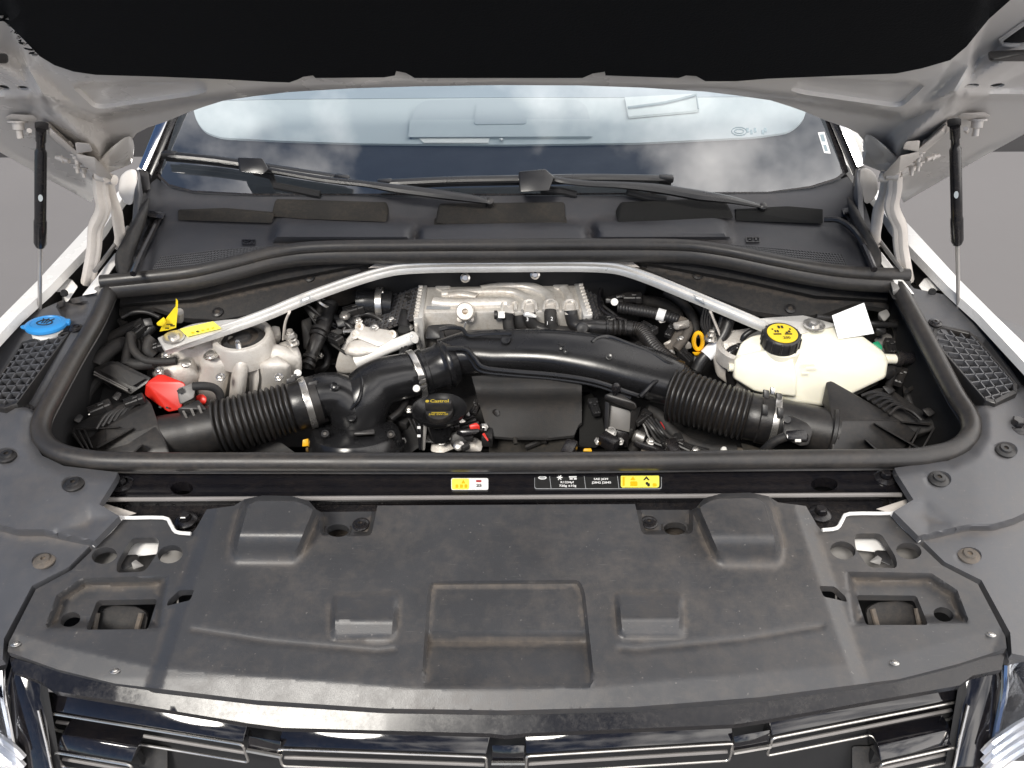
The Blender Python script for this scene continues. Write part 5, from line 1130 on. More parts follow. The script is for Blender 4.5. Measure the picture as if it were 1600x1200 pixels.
# intake duct across the engine ---------------------------------------------------
it = bpy.data.objects.new('intake_duct', None); COL.objects.link(it); it.parent = car; it.matrix_parent_inverse = INV; it['label'] = 'smooth black intake duct sweeping across the engine from the clamp to the right bellows'
path = [(690, 562, .955), (735, 552, .962), (790, 550, .968), (860, 552, .972), (930, 563, .970), (985, 577, .962), (1030, 590, .953), (1056, 600, .945)]
q, w = smooth(P3(path), 8, [.040, .042, .040, .043, .047, .046, .044, .042]); bm = bmesh.new(); rings = []
def dprof(t, e=2.7):
    c, s_ = math.cos(t), math.sin(t); return math.copysign(abs(c)**(2/e), c), math.copysign(abs(s_)**(2/e), s_)
for i, p in enumerate(q):
    d = (q[min(i+1, len(q)-1)]-q[max(i-1, 0)]).normalized(); a, b = frame(d); fl = min(1, i/14)
    row = []
    for k in range(40):
        x, y = dprof(2*math.pi*k/40, 2+.8*fl); row.append(bm.verts.new(p+(a*x*(1+.10*fl)*math.cos(.25*fl)+b*x*math.sin(.25*fl)-a*y*math.sin(.25*fl)*.86+b*y*math.cos(.25*fl)*(1-.14*fl))*w[i]))
    rings.append(row)
for A, B in zip(rings, rings[1:]):
    for k in range(40): bm.faces.new((A[k], A[(k+1) % 40], B[(k+1) % 40], B[k]))
bm.faces.new(rings[0]); bm.faces.new(rings[-1]); bmobj('duct_shell', bm, 'duct_black', it)
def seam(name, pts, r=.004, mt='duct_black'):
    pts = [(a, b, c+.024) for a, b, c in pts]; return tube(name, smooth(P3(pts), 6), r, mt, it, seg=8, ell=(1, 1))
seam('duct_seam', [(698, 545, .975), (728, 546, .974), (742, 560, .965), (756, 574, .958), (800, 580, .955), (870, 586, .952), (930, 596, .948), (990, 616, .935), (1004, 618, .93)], .0045)
seam('duct_seam', [(697, 551, .965), (726, 552, .963), (738, 566, .955), (752, 580, .948), (800, 586, .945), (868, 592, .942), (930, 602, .938), (986, 622, .926)], .0035)
seam('duct_seam', [(686, 515, .985), (700, 512, .985), (720, 513, .985), (733, 524, .982), (760, 522, .985), (800, 521, .99)], .0042)
seam('duct_seam', [(925, 536, .985), (934, 529, .987), (952, 527, .985), (980, 537, .98), (1015, 551, .972), (1040, 566, .965), (1054, 572, .958), (1052, 580, .955), (1040, 590, .95), (1022, 598, .95), (1008, 612, .94), (1000, 620, .935)], .0048)
seam('duct_seam', [(940, 540, .982), (950, 537, .98), (980, 547, .975), (1012, 560, .968), (1040, 575, .96)], .0028)
hull('duct_web', P3([(935, 532, .975), (952, 529, .975), (1010, 551, .962), (1046, 570, .95), (1030, 580, .95), (960, 556, .965), (940, 545, .965), (990, 560, .93)]), 'black_plastic', it, bev=.003)
hull('duct_bracket', P3([(684, 514, .985), (692, 513, .985), (701, 548, .975), (694, 550, .975), (684, 518, .95), (694, 552, .95)]), 'black_plastic', it, bev=.002)
hull('duct_bracket', P3([(690, 516, .98), (722, 515, .98), (734, 527, .975), (700, 532, .975), (694, 522, .94), (724, 528, .94)]), 'matt_black', it, bev=.003)
hull('duct_bracket', P3([(698, 548, .972), (726, 549, .972), (742, 574, .955), (720, 578, .945), (699, 578, .945), (700, 560, .93), (735, 578, .93)]), 'black_plastic', it, bev=.003)
hull('duct_bracket', P3([(668, 507, .985), (702, 505, .985), (716, 507, .982), (717, 516, .975), (690, 530, .97), (664, 530, .965), (666, 530, .93), (716, 520, .94)]), 'black_plastic', it, bev=.004)
hull('duct_end', P3([(1010, 566, .985), (1040, 574, .98), (1054, 578, .968), (1050, 600, .955), (1032, 612, .945), (1002, 610, .955), (1000, 590, .975), (1040, 600, .90), (1000, 600, .90)]), 'duct_black', it, bev=.012, seg=3)
for (x, y, r) in ((790, 531, .009), (877, 543, .004), (884, 549, .004), (952, 557, .006)):
    p0 = Zp(x, y, 1.0); v = cam_n(p0)
    # sit the moulded mark on the shell
    best = min(range(len(q)), key=lambda i: abs(q[i].x-p0.x)); c = q[best]; rad = w[best]
    o = Vector((0, 0, H)); dd = Vector([float(k) for k in rays(x, y)]).normalized(); oc = o-c; ax = (q[min(best+1, len(q)-1)]-q[best-1]).normalized()
    d1 = dd-ax*dd.dot(ax); o1 = oc-ax*oc.dot(ax); A_, B_, C_ = d1.dot(d1), 2*d1.dot(o1), o1.dot(o1)-rad*rad; D_ = B_*B_-4*A_*C_
    if D_ > 0:
        hit = o+dd*((-B_-math.sqrt(D_))/(2*A_)); nrm = (hit-c); nrm = (nrm-ax*nrm.dot(ax)).normalized()
        lathe('moulding_mark', [(r, -.001), (r, .0008), (r*.75, .001), (r*.5, .0002), (0, .0006)], hit, nrm, 'duct_black', it, 18)
seam('duct_crescent', [(872, 537, 1.012), (876, 540, 1.012), (880, 540, 1.012), (883, 537, 1.012)], .002, 'deep_black')
# collars and clamp on the left of the duct
ax_l = (Zp(640, 588, .95)-Zp(700, 570, .955)).normalized()
for i, (t, r) in enumerate([(0, .044), (.07, .047), (.14, .044), (.2, .047), (.27, .043), (.5, .042), (.62, .045), (.9, .045), (1.0, .042)]):
    pass
pa, pb = Zp(702, 568, .955), Zp(636, 590, .95); Lc = (pb-pa).length
lathe('duct_collar', [(.040, -.01), (.044, 0), (.047, .004), (.044, .008), (.044, .012), (.047, .015), (.044, .019), (.042, .022), (.042, Lc*.55), (.045, Lc*.58), (.045, Lc*.66), (.043, Lc*.68), (.043, Lc)], pa, pb-pa, 'duct_black', it, 36)
def clamp(px, py, z, axis, r, par, wd=.006, ball=None, label=None):
    e = lathe('hose_clamp', [(r-.001, -wd), (r+.0015, -wd), (r+.002, -wd*.7), (r+.0012, 0), (r+.002, wd*.7), (r+.0015, wd), (r-.001, wd)], Zp(px, py, z), axis, 'steel', par, 40, label)
    return e
c1 = clamp(650, 585, .9515, pb-pa, .0465, it, .0055)
lathe('clamp_bolt', [(.0068, 0), (.0068, .004), (.0055, .006), (0, .0065)], Zp(651, 607, .975), Vector((0, -.8, .6)), 'white_plastic', it, 16, 'round white clamp bolt head')
for k in range(3): box('clamp_lug', Zp(659+k*1.5, 590+k*7, .985-.005*k), (pb-pa).normalized(), Vector((0, .6, .8)), Vector((0, -.8, .6)), (.014, .007, .006), 'black_plastic', it, .0015)
hose_el = hose('intake_elbow', [(648, 586, .951), (622, 590, .953), (592, 600, .948), (570, 622, .93), (560, 650, .90), (556, 672, .87)], [.043, .044, .047, .052, .054, .05], 'duct_black', it, 32, n=8)
hose('intake_elbow', [(484, 628, .945), (505, 618, .95), (530, 620, .943), (548, 640, .92), (556, 665, .885)], [.040, .042, .043, .044, .044], 'duct_black', it, 30, n=8)
tube('elbow_seam', smooth(P3([(562, 583, .985), (566, 600, .98), (560, 625, .965), (548, 640, .95)]), 6), .003, 'duct_black', it, seg=8)
for c, r in (((603, 575, .985), .008), ((523, 604, .988), .008), ((488, 614, .98), .004)): lathe('moulding_mark', [(r, -.012), (r, .004), (r*.8, .005), (r*.5, .003), (0, .004)], Zp(*c), Vector((0, -.55, .83)), 'duct_black', it, 18)
# housing under the elbows
hs = lathe('throttle_housing', [(.090, -.10), (.090, -.036), (.086, -.034), (.086, -.028), (.090, -.026), (.090, -.016), (.086, -.015), (.082, .004), (.078, .010), (.06, .013), (0, .013)], Zp(555, 682, .90), Vector((0, .38, 1)), 'duct_black', it, 44, 'round black housing under the two elbows at the front')
for x, y in ((508, 678), (611, 679)): lathe('housing_boss', [(.007, -.01), (.007, .003), (.005, .004), (.003, .002), (0, .002)], Zp(x, y, .936), Vector((0, -.5, .8)), 'black_plastic', hs, 16)
hull('housing_plate', P3([(552, 675, .94), (585, 670, .94), (586, 679, .935), (553, 681, .935), (552, 677, .90), (586, 679, .90)]), 'black_plastic', hs, bev=.002)
lathe('ball_stud', [(.006, -.02), (.006, 0), (.009, .003), (.0065, .008), (.009, .014), (.0085, .019), (0, .022)], Zp(552, 660, .92), Vector((0, -.3, 1)), 'duct_black', it, 16)
hull('bracket', P3([(520, 656, .90), (534, 642, .91), (540, 655, .90), (530, 668, .88), (520, 665, .87)]), 'cast_alu', bev=.003)
hull('yellow_tab', P3([(473, 687, .90), (482, 685, .90), (482, 697, .89), (472, 698, .89), (478, 690, .87)]), 'orange_yellow', bev=.001)
# left bellows, clamp, tube, air box
lb_ = bpy.data.objects.new('intake_bellows', None); COL.objects.link(lb_); lb_.parent = car; lb_.matrix_parent_inverse = INV; lb_['label'] = 'ribbed black intake bellows at the left, between the air box and the elbow'
corrug('bellows', [(342, 668, .935), (370, 661, .938), (405, 651, .94), (436, 642, .942), (458, 636, .944)], .0475, .0098, .0045, 'hose_black', lb_, 40, r2=.0425)
ax2 = Zp(484, 628, .945)-Zp(436, 642, .942)
lathe('cuff', [(.044, 0), (.046, .004), (.046, .024), (.048, .026), (.048, .034), (.046, .036), (.046, .05)], Zp(456, 636, .944), ax2, 'hose_black', lb_, 36)
clamp(481, 629, .945, ax2, .0475, lb_, .0058)
lathe('clamp_bolt', [(.0066, 0), (.0066, .004), (.005, .006), (0, .0065)], Zp(466, 583, 1.0), Vector((-.2, -.7, .7)), 'white_plastic', lb_, 16, 'round white clamp bolt head')
for x, y, z in ((455, 594, .995), (462, 588, .998), (489, 600, .99)): box('clamp_lug', Zp(x, y, z), ax2.normalized(), Vector((0, .6, .8)), Vector((0, -.8, .6)), (.016, .010, .006), 'black_plastic', lb_, .0015)
def airbox(s):
    e = bpy.data.objects.new('air_box', None); COL.objects.link(e); e.parent = car; e.matrix_parent_inverse = INV; e['label'] = 'black air filter box in the '+('right' if s else 'left')+' front corner of the bay'
    return e
ab = airbox(0)
tube('outlet_tube', smooth(P3([(252, 684, .93), (300, 677, .932), (346, 667, .935)]), 4), [.040]*4+[.044]*5, 'black_plastic', ab, seg=30)
hull('outlet_neck', P3([(262, 660, .965), (330, 646, .968), (340, 660, .955), (345, 690, .93), (270, 700, .92), (262, 690, .90), (340, 700, .88), (290, 712, .87)]), 'black_plastic', ab, bev=.012, seg=3)
hull('filter_lid', P3([(228, 622, .985), (236, 630, .985), (246, 664, .97), (262, 700, .95), (268, 715, .94), (160, 715, .94), (168, 690, .955), (164, 668, .965), (228, 622, .9), (270, 716, .86), (140, 716, .86), (120, 690, .9)]), 'black_plastic', ab, bev=.004)
hull('filter_lid', P3([(160, 668, .965), (246, 664, .970), (262, 700, .952), (268, 716, .94), (150, 716, .94), (130, 690, .945), (262, 712, .90), (140, 712, .90)]), 'black_plastic', ab, bev=.004)
hull('filter_case', P3([(98, 675, .955), (180, 628, .965), (230, 618, .965), (225, 640, .955), (165, 672, .95), (140, 704, .93), (98, 680, .90), (230, 620, .88), (140, 708, .88)]), 'matt_black', ab, bev=.004)
for k in range(6):
    t = k/5; tube('case_rib', smooth(P3([(150+t*46, 670-t*20, .968), (168+t*40, 646-t*12, .978), (206+t*14, 628-t*2, .980), (226, 622+t*3, .980)]), 6), .0028, 'black_plastic', ab, seg=6)
for a, b in (((112, 676), (128, 700)), ((120, 672), (136, 702)), ((130, 672), (142, 700))): hull('lid_rib', P3([(a[0], a[1], .965), (a[0]+4, a[1], .965), (b[0]+4, b[1], .952), (b[0], b[1], .952), (a[0]+2, a[1], .93), (b[0]+2, b[1], .93)]), 'black_plastic', ab, bev=.001)
for q_ in ((208, 668, 150, 698), (222, 694, 196, 716), (186, 666, 118, 670)):
    hull('lid_rib', P3([(q_[0], q_[1], .972), (q_[0], q_[1]+2, .972), (q_[2], q_[3], .962), (q_[2]+2, q_[3]+3, .962), (q_[2], q_[3], .93), (q_[0], q_[1], .93)]), 'black_plastic', ab, bev=.0008)
for q_ in ((186, 617), (126, 652)):
    hull('lid_clip', P3([(q_[0]-12, q_[1]+4, .985), (q_[0]-3, q_[1]-6, .988), (q_[0]+5, q_[1]-2, .985), (q_[0]-2, q_[1]+10, .98), (q_[0]-10, q_[1]+8, .95), (q_[0]+4, q_[1]+2, .95)]), 'black_plastic', ab, bev=.002)
tube('clip_wire', P3([(138, 648, .985), (165, 632, .985)]), .0016, 'steel', ab, seg=6)
# red cover and grey connector
rd = hull('terminal_cover', P3([(228, 598, 1.0), (247, 585, 1.008), (256, 585, 1.008), (290, 598, 1.0), (290, 610, .99), (283, 640, .965), (262, 644, .96), (226, 618, .975), (228, 603, .97), (285, 638, .93), (247, 590, .95)]), 'red', bev=.0028, seg=2, label='red plastic cover over a battery terminal', sharp=22)
hull('cover_tab', P3([(305, 619, .985), (316, 614, .987), (324, 620, .985), (322, 632, .975), (310, 634, .97), (305, 625, .95), (322, 630, .95)]), 'red', rd, bev=.004)
for x, y in ((248, 636), (259, 637)): hull('slot', P3([(x, y-2, .972), (x+4, y-1, .972), (x+4, y+2, .970), (x, y+1, .970), (x+2, y, .96)]), 'print_black', rd, bev=0)
cn = bpy.data.objects.new('connector', None); COL.objects.link(cn); cn.parent = car; cn.matrix_parent_inverse = INV; cn['label'] = 'grey plug connector standing in front of the red cover'
hull('plug_body', P3([(276, 607, 1.01), (302, 598, 1.012), (306, 604, 1.01), (303, 622, .998), (282, 632, .99), (280, 632, .96), (303, 624, .96), (296, 604, .96)]), 'grey_plastic', cn, bev=.003)
hull('socket', P3([(277, 638, .985), (310, 624, .99), (324, 640, .98), (322, 646, .97), (286, 656, .96), (280, 648, .95), (322, 648, .93), (290, 658, .93)]), 'black_plastic', cn, bev=.002)
for k in range(3): hull('socket_rib', P3([(284+k*12, 642-k*4, .992), (288+k*12, 641-k*4, .992), (294+k*12, 653-k*3, .975), (290+k*12, 654-k*3, .975), (289+k*12, 648-k*3, .95)]), 'grey_plastic', cn, bev=.001)
hull('latch', P3([(275, 610, 1.012), (286, 605, 1.014), (288, 612, 1.01), (279, 616, 1.008), (282, 612, 1.0)]), 'matt_black', cn, bev=.001)
hose('loom', [(302, 604, 1.01), (318, 603, 1.01), (334, 606, 1.0), (343, 615, .985), (346, 630, .965)], .0075, 'matt_black', cn)
# fuse box and taped loom
fb = hull('fuse_box', P3([(148, 574, 1.0), (172, 564, 1.008), (184, 565, 1.008), (236, 590, .995), (228, 600, .988), (204, 616, .975), (198, 614, .975), (146, 585, .99), (150, 588, .95), (204, 618, .94), (236, 592, .95)]), 'black_plastic', bev=.004, seg=2, label='black fuse box lid lying left of the red cover')
hull('lid_panel', P3([(156, 578, 1.004), (172, 569, 1.011), (182, 569, 1.011), (228, 591, .9995), (206, 604, .992), (158, 581, 1.002), (170, 572, .99), (206, 600, .98)]), 'matt_black', fb, bev=.002)
for k in range(2): tube('lid_groove', P3([(147, 581+k*4, .998-k*.002), (200, 608+k*3, .984)]), .0014, 'grey_plastic', fb, seg=6)
for pts, r in (([(150, 572, .99), (158, 560, .995), (175, 545, 1.0), (190, 538, 1.0), (206, 538, 1.0)], .014), ([(196, 572, .99), (200, 550, 1.0), (205, 528, 1.015), (204, 522, 1.02)], .0095), ([(204, 522, 1.02), (208, 545, 1.01), (225, 562, 1.0), (250, 565, .995), (276, 564, .995)], .0075), ([(240, 556, .99), (232, 548, 1.0), (234, 535, 1.01), (240, 528, 1.015)], .011), ([(196, 566, .99), (215, 570, .99), (240, 568, .99)], .0105)):
    hose('taped_loom', pts, r, 'matt_black', seg=12)
hose('loom', [(190, 496, 1.03), (208, 488, 1.035), (230, 488, 1.035), (250, 496, 1.03)], .004, 'black_plastic')
hose('pipe', [(150, 545, .98), (190, 520, 1.0), (225, 505, 1.01)], .012, 'matt_black'); hose('pipe', [(205, 540, .98), (228, 520, 1.0), (240, 508, 1.01)], .010, 'black_plastic')
hull('plug', P3([(222, 498, 1.03), (236, 496, 1.03), (240, 508, 1.02), (226, 510, 1.02), (230, 506, 1.0)]), 'black_plastic', bev=.002)
hull('battery_tray', P3([(118, 600, .95), (190, 560, .96), (230, 610, .94), (130, 660, .92), (118, 600, .85), (230, 610, .85), (130, 660, .85), (190, 560, .85)]), 'matt_black', bev=.004)
# right bellows, clamp, tube, air box
rb = bpy.data.objects.new('intake_bellows', None); COL.objects.link(rb); rb.parent = car; rb.matrix_parent_inverse = INV; rb['label'] = 'ribbed black intake bellows at the right, below the white coolant tank'
corrug('bellows', [(1052, 617, .935), (1075, 623, .937), (1105, 632, .938), (1140, 643, .937), (1168, 650, .936)], .0470, .0094, .0042, 'hose_black', rb, 40, r2=.042)
ax3 = Zp(1220, 660, .934)-Zp(1168, 650, .936)
lathe('cuff', [(.040, -.002), (.043, .002), (.043, .022), (.0455, .024), (.0455, .045), (.043, .047)], Zp(1164, 649, .936), ax3, 'hose_black', rb, 36)
clamp(1208, 657, .935, ax3, .0465, rb, .0055)
box('clamp_screw', Zp(1207, 611, .985), ax3.normalized(), Vector((0, .6, .8)), Vector((0, -.8, .6)), (.008, .014, .008), 'steel', rb, .002)
for x, y, z in ((1197, 617, .982), (1217, 622, .982), (1195, 640, .985), (1219, 645, .983)): box('clamp_lug', Zp(x, y, z), ax3.normalized(), Vector((0, .6, .8)), Vector((0, -.8, .6)), (.010, .018, .006), 'black_plastic', rb, .0015)
ab = airbox(1)
tube('outlet_tube', smooth(P3([(1214, 658, .934), (1260, 668, .932), (1306, 678, .93)]), 4), [.0415]*9, 'black_plastic', ab, seg=30)
lathe('outlet_ring', [(.043, -.004), (.047, -.002), (.047, .004), (.043, .006)], Zp(1296, 676, .931), ax3, 'black_plastic', ab, 32)
hull('filter_lid', P3([(1291, 597, .99), (1299, 595, .99), (1340, 622, .975), (1408, 658, .96), (1412, 660, .955), (1300, 655, .972), (1298, 640, .975), (1284, 630, .96), (1300, 660, .90), (1408, 664, .88), (1290, 610, .9)]), 'black_plastic', ab, bev=.003)
hull('filter_lid', P3([(1300, 652, .972), (1302, 658, .970), (1408, 658, .965), (1432, 676, .95), (1400, 716, .925), (1300, 716, .93), (1298, 712, .88), (1400, 716, .88), (1432, 690, .88)]), 'black_plastic', ab, bev=.004)
hull('filter_case', P3([(1345, 616, .965), (1372, 606, .968), (1390, 606, .968), (1470, 662, .95), (1472, 670, .945), (1430, 680, .94), (1408, 655, .955), (1350, 620, .88), (1470, 670, .87), (1430, 690, .87)]), 'matt_black', ab, bev=.004)
for k in range(6):
    t = k/5; tube('case_rib', smooth(P3([(1346+t*44, 618+t*30, .974), (1368+t*36, 612+t*24, .984), (1396+t*28, 622+t*20, .980), (1420+t*20, 642+t*14, .972)]), 6), .0028, 'black_plastic', ab, seg=6)
for a, b in (((1436, 668), (1418, 702)), ((1458, 668), (1440, 700))): hull('lid_rib', P3([(a[0], a[1], .965), (a[0]+4, a[1], .965), (b[0]+4, b[1], .952), (b[0], b[1], .952), (a[0]+2, a[1], .93), (b[0]+2, b[1], .93)]), 'black_plastic', ab, bev=.001)
for q_ in ((1366, 660, 1440, 700), (1352, 686, 1384, 712), (1408, 658, 1456, 662)):
    hull('lid_rib', P3([(q_[0], q_[1], .972), (q_[0], q_[1]+2, .972), (q_[2], q_[3], .962), (q_[2]-2, q_[3]+3, .962), (q_[2], q_[3], .93), (q_[0], q_[1], .93)]), 'black_plastic', ab, bev=.0008)
for q_ in ((1386, 607), (1448, 642)):
    hull('lid_clip', P3([(q_[0]-8, q_[1]-3, .99), (q_[0]+4, q_[1]-6, .99), (q_[0]+14, q_[1]+3, .985), (q_[0]+4, q_[1]+10, .98), (q_[0]-6, q_[1]+6, .95), (q_[0]+12, q_[1]+4, .95)]), 'black_plastic', ab, bev=.002)
sn = hull('flow_sensor', P3([(1224, 652, .985), (1236, 648, .988), (1262, 660, .985), (1272, 672, .98), (1264, 696, .962), (1250, 698, .96), (1222, 684, .968), (1250, 690, .93), (1230, 660, .93)]), 'black_plastic', ab, bev=.004)
hull('sensor_plug', P3([(1227, 672, .985), (1255, 670, .985), (1264, 678, .98), (1262, 690, .972), (1230, 688, .975), (1230, 690, .955), (1262, 692, .955)]), 'gloss_black', sn, bev=.003)
hull('sensor_tip', P3([(1242, 686, .985), (1252, 686, .985), (1252, 691, .980), (1242, 691, .980), (1247, 690, .965)]), 'white_plastic', sn, bev=.001)
hose('loom', [(1228, 682, .972), (1210, 690, .96), (1196, 702, .94), (1188, 712, .92)], .008, 'matt_black', sn)
lathe('moulding_mark', [(.006, 0), (.006, .002), (0, .003)], Zp(1230, 656, .99), Vector((0, -.6, .8)), 'black_plastic', sn, 14)
# coolant tank -----------------------------------------------------------------
tk = bpy.data.objects.new('coolant_tank', None); COL.objects.link(tk); tk.parent = car; tk.matrix_parent_inverse = INV; tk['label'] = 'white plastic coolant tank with black screw cap at the right of the bay'
hull('tank_shell', P3([(1158, 534, 1.018), (1174, 524, 1.024), (1230, 516, 1.03), (1302, 508, 1.03), (1346, 524, 1.026), (1382, 550, 1.015), (1388, 562, 1.01), (1384, 590, .985), (1342, 606, .96), (1292, 634, .93), (1240, 628, .93), (1172, 610, .94), (1144, 590, .96), (1148, 560, .995), (1150, 590, .86), (1240, 640, .85), (1380, 590, .86), (1340, 530, .86)]), 'tank_white', tk, bev=.015, seg=4, sharp=60)
hull('tank_lobe', P3([(1146, 556, 1.005), (1200, 544, 1.022), (1240, 556, 1.018), (1246, 590, .99), (1246, 622, .95), (1180, 614, .95), (1144, 592, .965), (1190, 560, .9)]), 'tank_white', tk, bev=.014, seg=4, sharp=60)
lathe('tank_neck', [(.036, -.03), (.036, 0), (.030, .004)], Zp(1220, 540, 1.018), Zz, 'tank_white', tk, 30)
cap = bpy.data.objects.new('x', None); bpy.data.objects.remove(cap)
bm = bmesh.new(); prof = [(.0325, -.014), (.034, -.012), (.034, .010), (.0325, .013), (.030, .0145), (.028, .0135), (0, .0135)]
cO = Zp(1220, 530, 1.034); add_lathe(bm, prof, cO, Vector((0, -.05, 1)), 40)
for k in range(14):
    a = 2*math.pi*k/14; u = Vector((math.cos(a), math.sin(a), 0)); add_box(bm, cO+u*.0342, u, Vector((-u.y, u.x, 0)), Zz, .004, .004, .023, .001, 1)
cp = bmobj('tank_cap', bm, 'black_plastic', tk, 'black ribbed screw cap with a yellow printed disc')
lathe('cap_disc', [(.0275, 0), (.0275, .0008), (0, .0008)], cO+Vector((0, -.0007, .0138)), Vector((0, -.05, 1)), 'cap_yellow', cp, 36)
def capbox(x, y, sx, sy): box('cap_print', cO+Vector((x, y, .0152-y*.05*-1)), X, Vector((0, 1, .05)), Zz, (sx, sy, .001), 'print_black', cp, 0)
for q_ in ((-.012, .004, .003, .005), (-.0075, .004, .003, .006), (-.010, -.004, .014, .0028), (.010, -.004, .013, .0028), (.013, .003, .004, .005), (.008, .0005, .004, .003), (-.003, .016, .004, .007), (.003, .016, .004, .007), (-.016, .010, .003, .003), (.016, .010, .003, .003)): capbox(*q_)
text('lettering', '200', cO+Vector((.004, -.0155, .0155)), Vector((1, 0, 0)), Vector((0, 1, .05)), .009, 'print_black', cp, .02)
hose('tank_pipe', [(1196, 510, 1.02), (1180, 514, 1.02), (1164, 524, 1.01), (1160, 532, 1.0)], .0055, 'hose_black', tk)
hose('tank_pipe', [(1164, 543, .995), (1150, 545, .99), (1140, 552, .985), (1140, 566, .97)], .009, 'gloss_black', tk)
for c in ((1154, 545, .993), (1140, 560, .978)): lathe('pipe_collar', [(.008, -.004), (.0115, -.003), (.0115, .003), (.008, .004)], Zp(*c), X if c[0] > 1150 else Vector((0, -.4, .9)), 'gloss_black', tk, 14)
tube('tank_spout', P3([(1160, 574, .975), (1138, 574, .975)]), .008, 'tank_white', tk, seg=14)
hose('tank_pipe', [(1142, 576, .965), (1141, 585, .95), (1143, 598, .93)], .009, 'hose_black', tk)
tube('tank_spout', P3([(1376, 560, 1.0), (1400, 561, 1.0)]), .009, 'tank_white', tk, seg=14)
tube('tank_pipe', P3([(1398, 561, 1.0), (1424, 559, .998)]), .0115, 'gloss_black', tk, seg=16)
lathe('pipe_collar', [(.012, -.005), (.015, -.004), (.015, .004), (.012, .005)], Zp(1404, 560, 1.0), X, 'gloss_black', tk, 16)
hose('tank_pipe', [(1396, 575, .985), (1394, 588, .97), (1388, 604, .95)], .007, 'black_plastic', tk)
hull('tank_bracket', P3([(1378, 590, .985), (1388, 570, .99), (1412, 572, .985), (1406, 584, .975), (1390, 594, .97), (1390, 580, .94)]), 'black_plastic', tk, bev=.003)
hull('green_tab', P3([(1361, 536, 1.01), (1372, 532, 1.012), (1379, 541, 1.008), (1378, 552, 1.0), (1366, 540, 1.0), (1374, 545, .98)]), 'green', tk, bev=.002)
# dim parts at the far right of the bay
hull('inner_wing', P3([(1362, 530, .98), (1384, 516, .985), (1402, 528, .98), (1396, 552, .96), (1380, 560, .94), (1440, 600, .91), (1470, 640, .88), (1410, 600, .90)]), 'grey_plastic', bev=.006)
hull('inner_wing', P3([(1400, 580, .92), (1440, 572, .93), (1480, 640, .90), (1476, 660, .88), (1420, 625, .90), (1440, 640, .85)]), 'dust_grey', bev=.006)
hose('loom', [(1340, 500, 1.03), (1365, 506, 1.03), (1400, 508, 1.02)], .005, 'black_plastic'); hull('relay', P3([(1366, 512, 1.02), (1384, 508, 1.02), (1386, 522, 1.01), (1370, 526, 1.0), (1378, 520, .98)]), 'black_plastic', bev=.003)
hull('relay', P3([(1370, 488, 1.03), (1386, 482, 1.035), (1392, 492, 1.03), (1382, 504, 1.02), (1372, 500, 1.01), (1384, 496, 1.0)]), 'grey_plastic', bev=.003)
tube('clip_wire', P3([(1436, 598, .95), (1416, 612, .96)]), .004, 'black_plastic', seg=6); hose('loom', [(1275, 495, 1.035), (1300, 498, 1.03), (1330, 494, 1.03)], .006, 'black_plastic')
# oil filler -----------------------------------------------------------------
of = bpy.data.objects.new('oil_filler', None); COL.objects.link(of); of.parent = car; of.matrix_parent_inverse = INV; of['label'] = 'black oil filler cap standing in a round dish at the front of the engine'
oc = Zp(686, 641, .93)
lathe('dish', [(.020, -.05), (.022, -.014), (.030, -.010), (.046, -.002), (.050, .004), (.0515, .0045), (.051, .002), (.048, -.006), (.034, -.018), (.024, -.022), (.022, -.06)], oc, Vector((0, .13, 1)), 'duct_black', of, 44)
lathe('cap', [(.026, -.016), (.026, -.002), (.025, .002), (.022, .003), (0, .003)], oc+Vector((0, .001, 0)), Vector((0, -.1, 1)), 'black_plastic', of, 36)
gp = hull('grip', [oc+Vector((sx*x, y, z)) for sx in (-1, 1) for x, y, z in ((.025, .008, .002), (.025, -.006, .002), (.025, .008, .020), (.024, -.004, .020))], 'black_plastic', of, bev=.003)
tdir = Vector((0, .85, .52)).normalized()
text('lettering', 'Castrol', oc+Vector((.002, .002, .0208)), X, Vector((0, 1, .05)), .0115, 'dim_yellow', of, .02)
lathe('emblem', [(.0035, 0), (.0035, .0006), (0, .0006)], oc+Vector((-.0205, .002, .0202)), Zz, 'dim_yellow', of, 14)
text('lettering', 'SAE 0W-20', oc+Vector((0, -.0155, .0038)), X, Vector((0, 1, -.1)), .0075, 'dim_yellow', of, .02)
box('printed_bar', oc+Vector((0, -.0105, .0036)), X, Y, Zz, (.026, .0016, .0006), 'dim_yellow', of, 0)
for k in range(3): lathe('neck_ring', [(.024, -.003), (.027, 0), (.024, .003)], oc+Vector((0, .004, -.03-.012*k)), Vector((0, -.1, 1)), 'duct_black', of, 30)
# foam sheet over the front of the engine
FS = [(737, 588), (770, 586), (830, 588), (909, 587), (909, 660), (904, 664), (897, 680), (860, 684), (800, 684), (764, 681), (752, 640)]
def fs_z(PX, PY): return .955 - .0009*(PY-588) - .018*np.exp(-((PY-588)/14)**2)*0 + .020*np.exp(-((PY-608)/18)**2) + .004*np.sin(PX*.04+PY*.02)
sheet('insulating_sheet', FS, fs_z, 'foam_sheet', step=6, thick=.006, label='dark grey flexible sheet draped in front of the intake duct')
sheet('insulating_sheet', [(764, 676), (800, 680), (897, 675), (901, 714), (764, 714)], lambda a, b: .852-.0008*(b-676)+.003*np.sin(a*.08), 'foam', step=8, thick=.006, label='brownish lower flap under the grey sheet')
hull('engine_cover', P3([(905, 620, .90), (925, 614, .90), (940, 640, .89), (942, 660, .88), (948, 690, .86), (930, 700, .85), (905, 698, .85), (905, 630, .8), (948, 695, .8)]), 'foam_dark', bev=.006)
hull('engine_cover', P3([(640, 660, .87), (660, 640, .88), (668, 690, .86), (640, 710, .85), (610, 710, .85), (625, 680, .86), (640, 690, .8)]), 'matt_black', bev=.006)
hose('foam_tie', [(804, 684, .885), (806, 694, .88)], .004, 'foam')
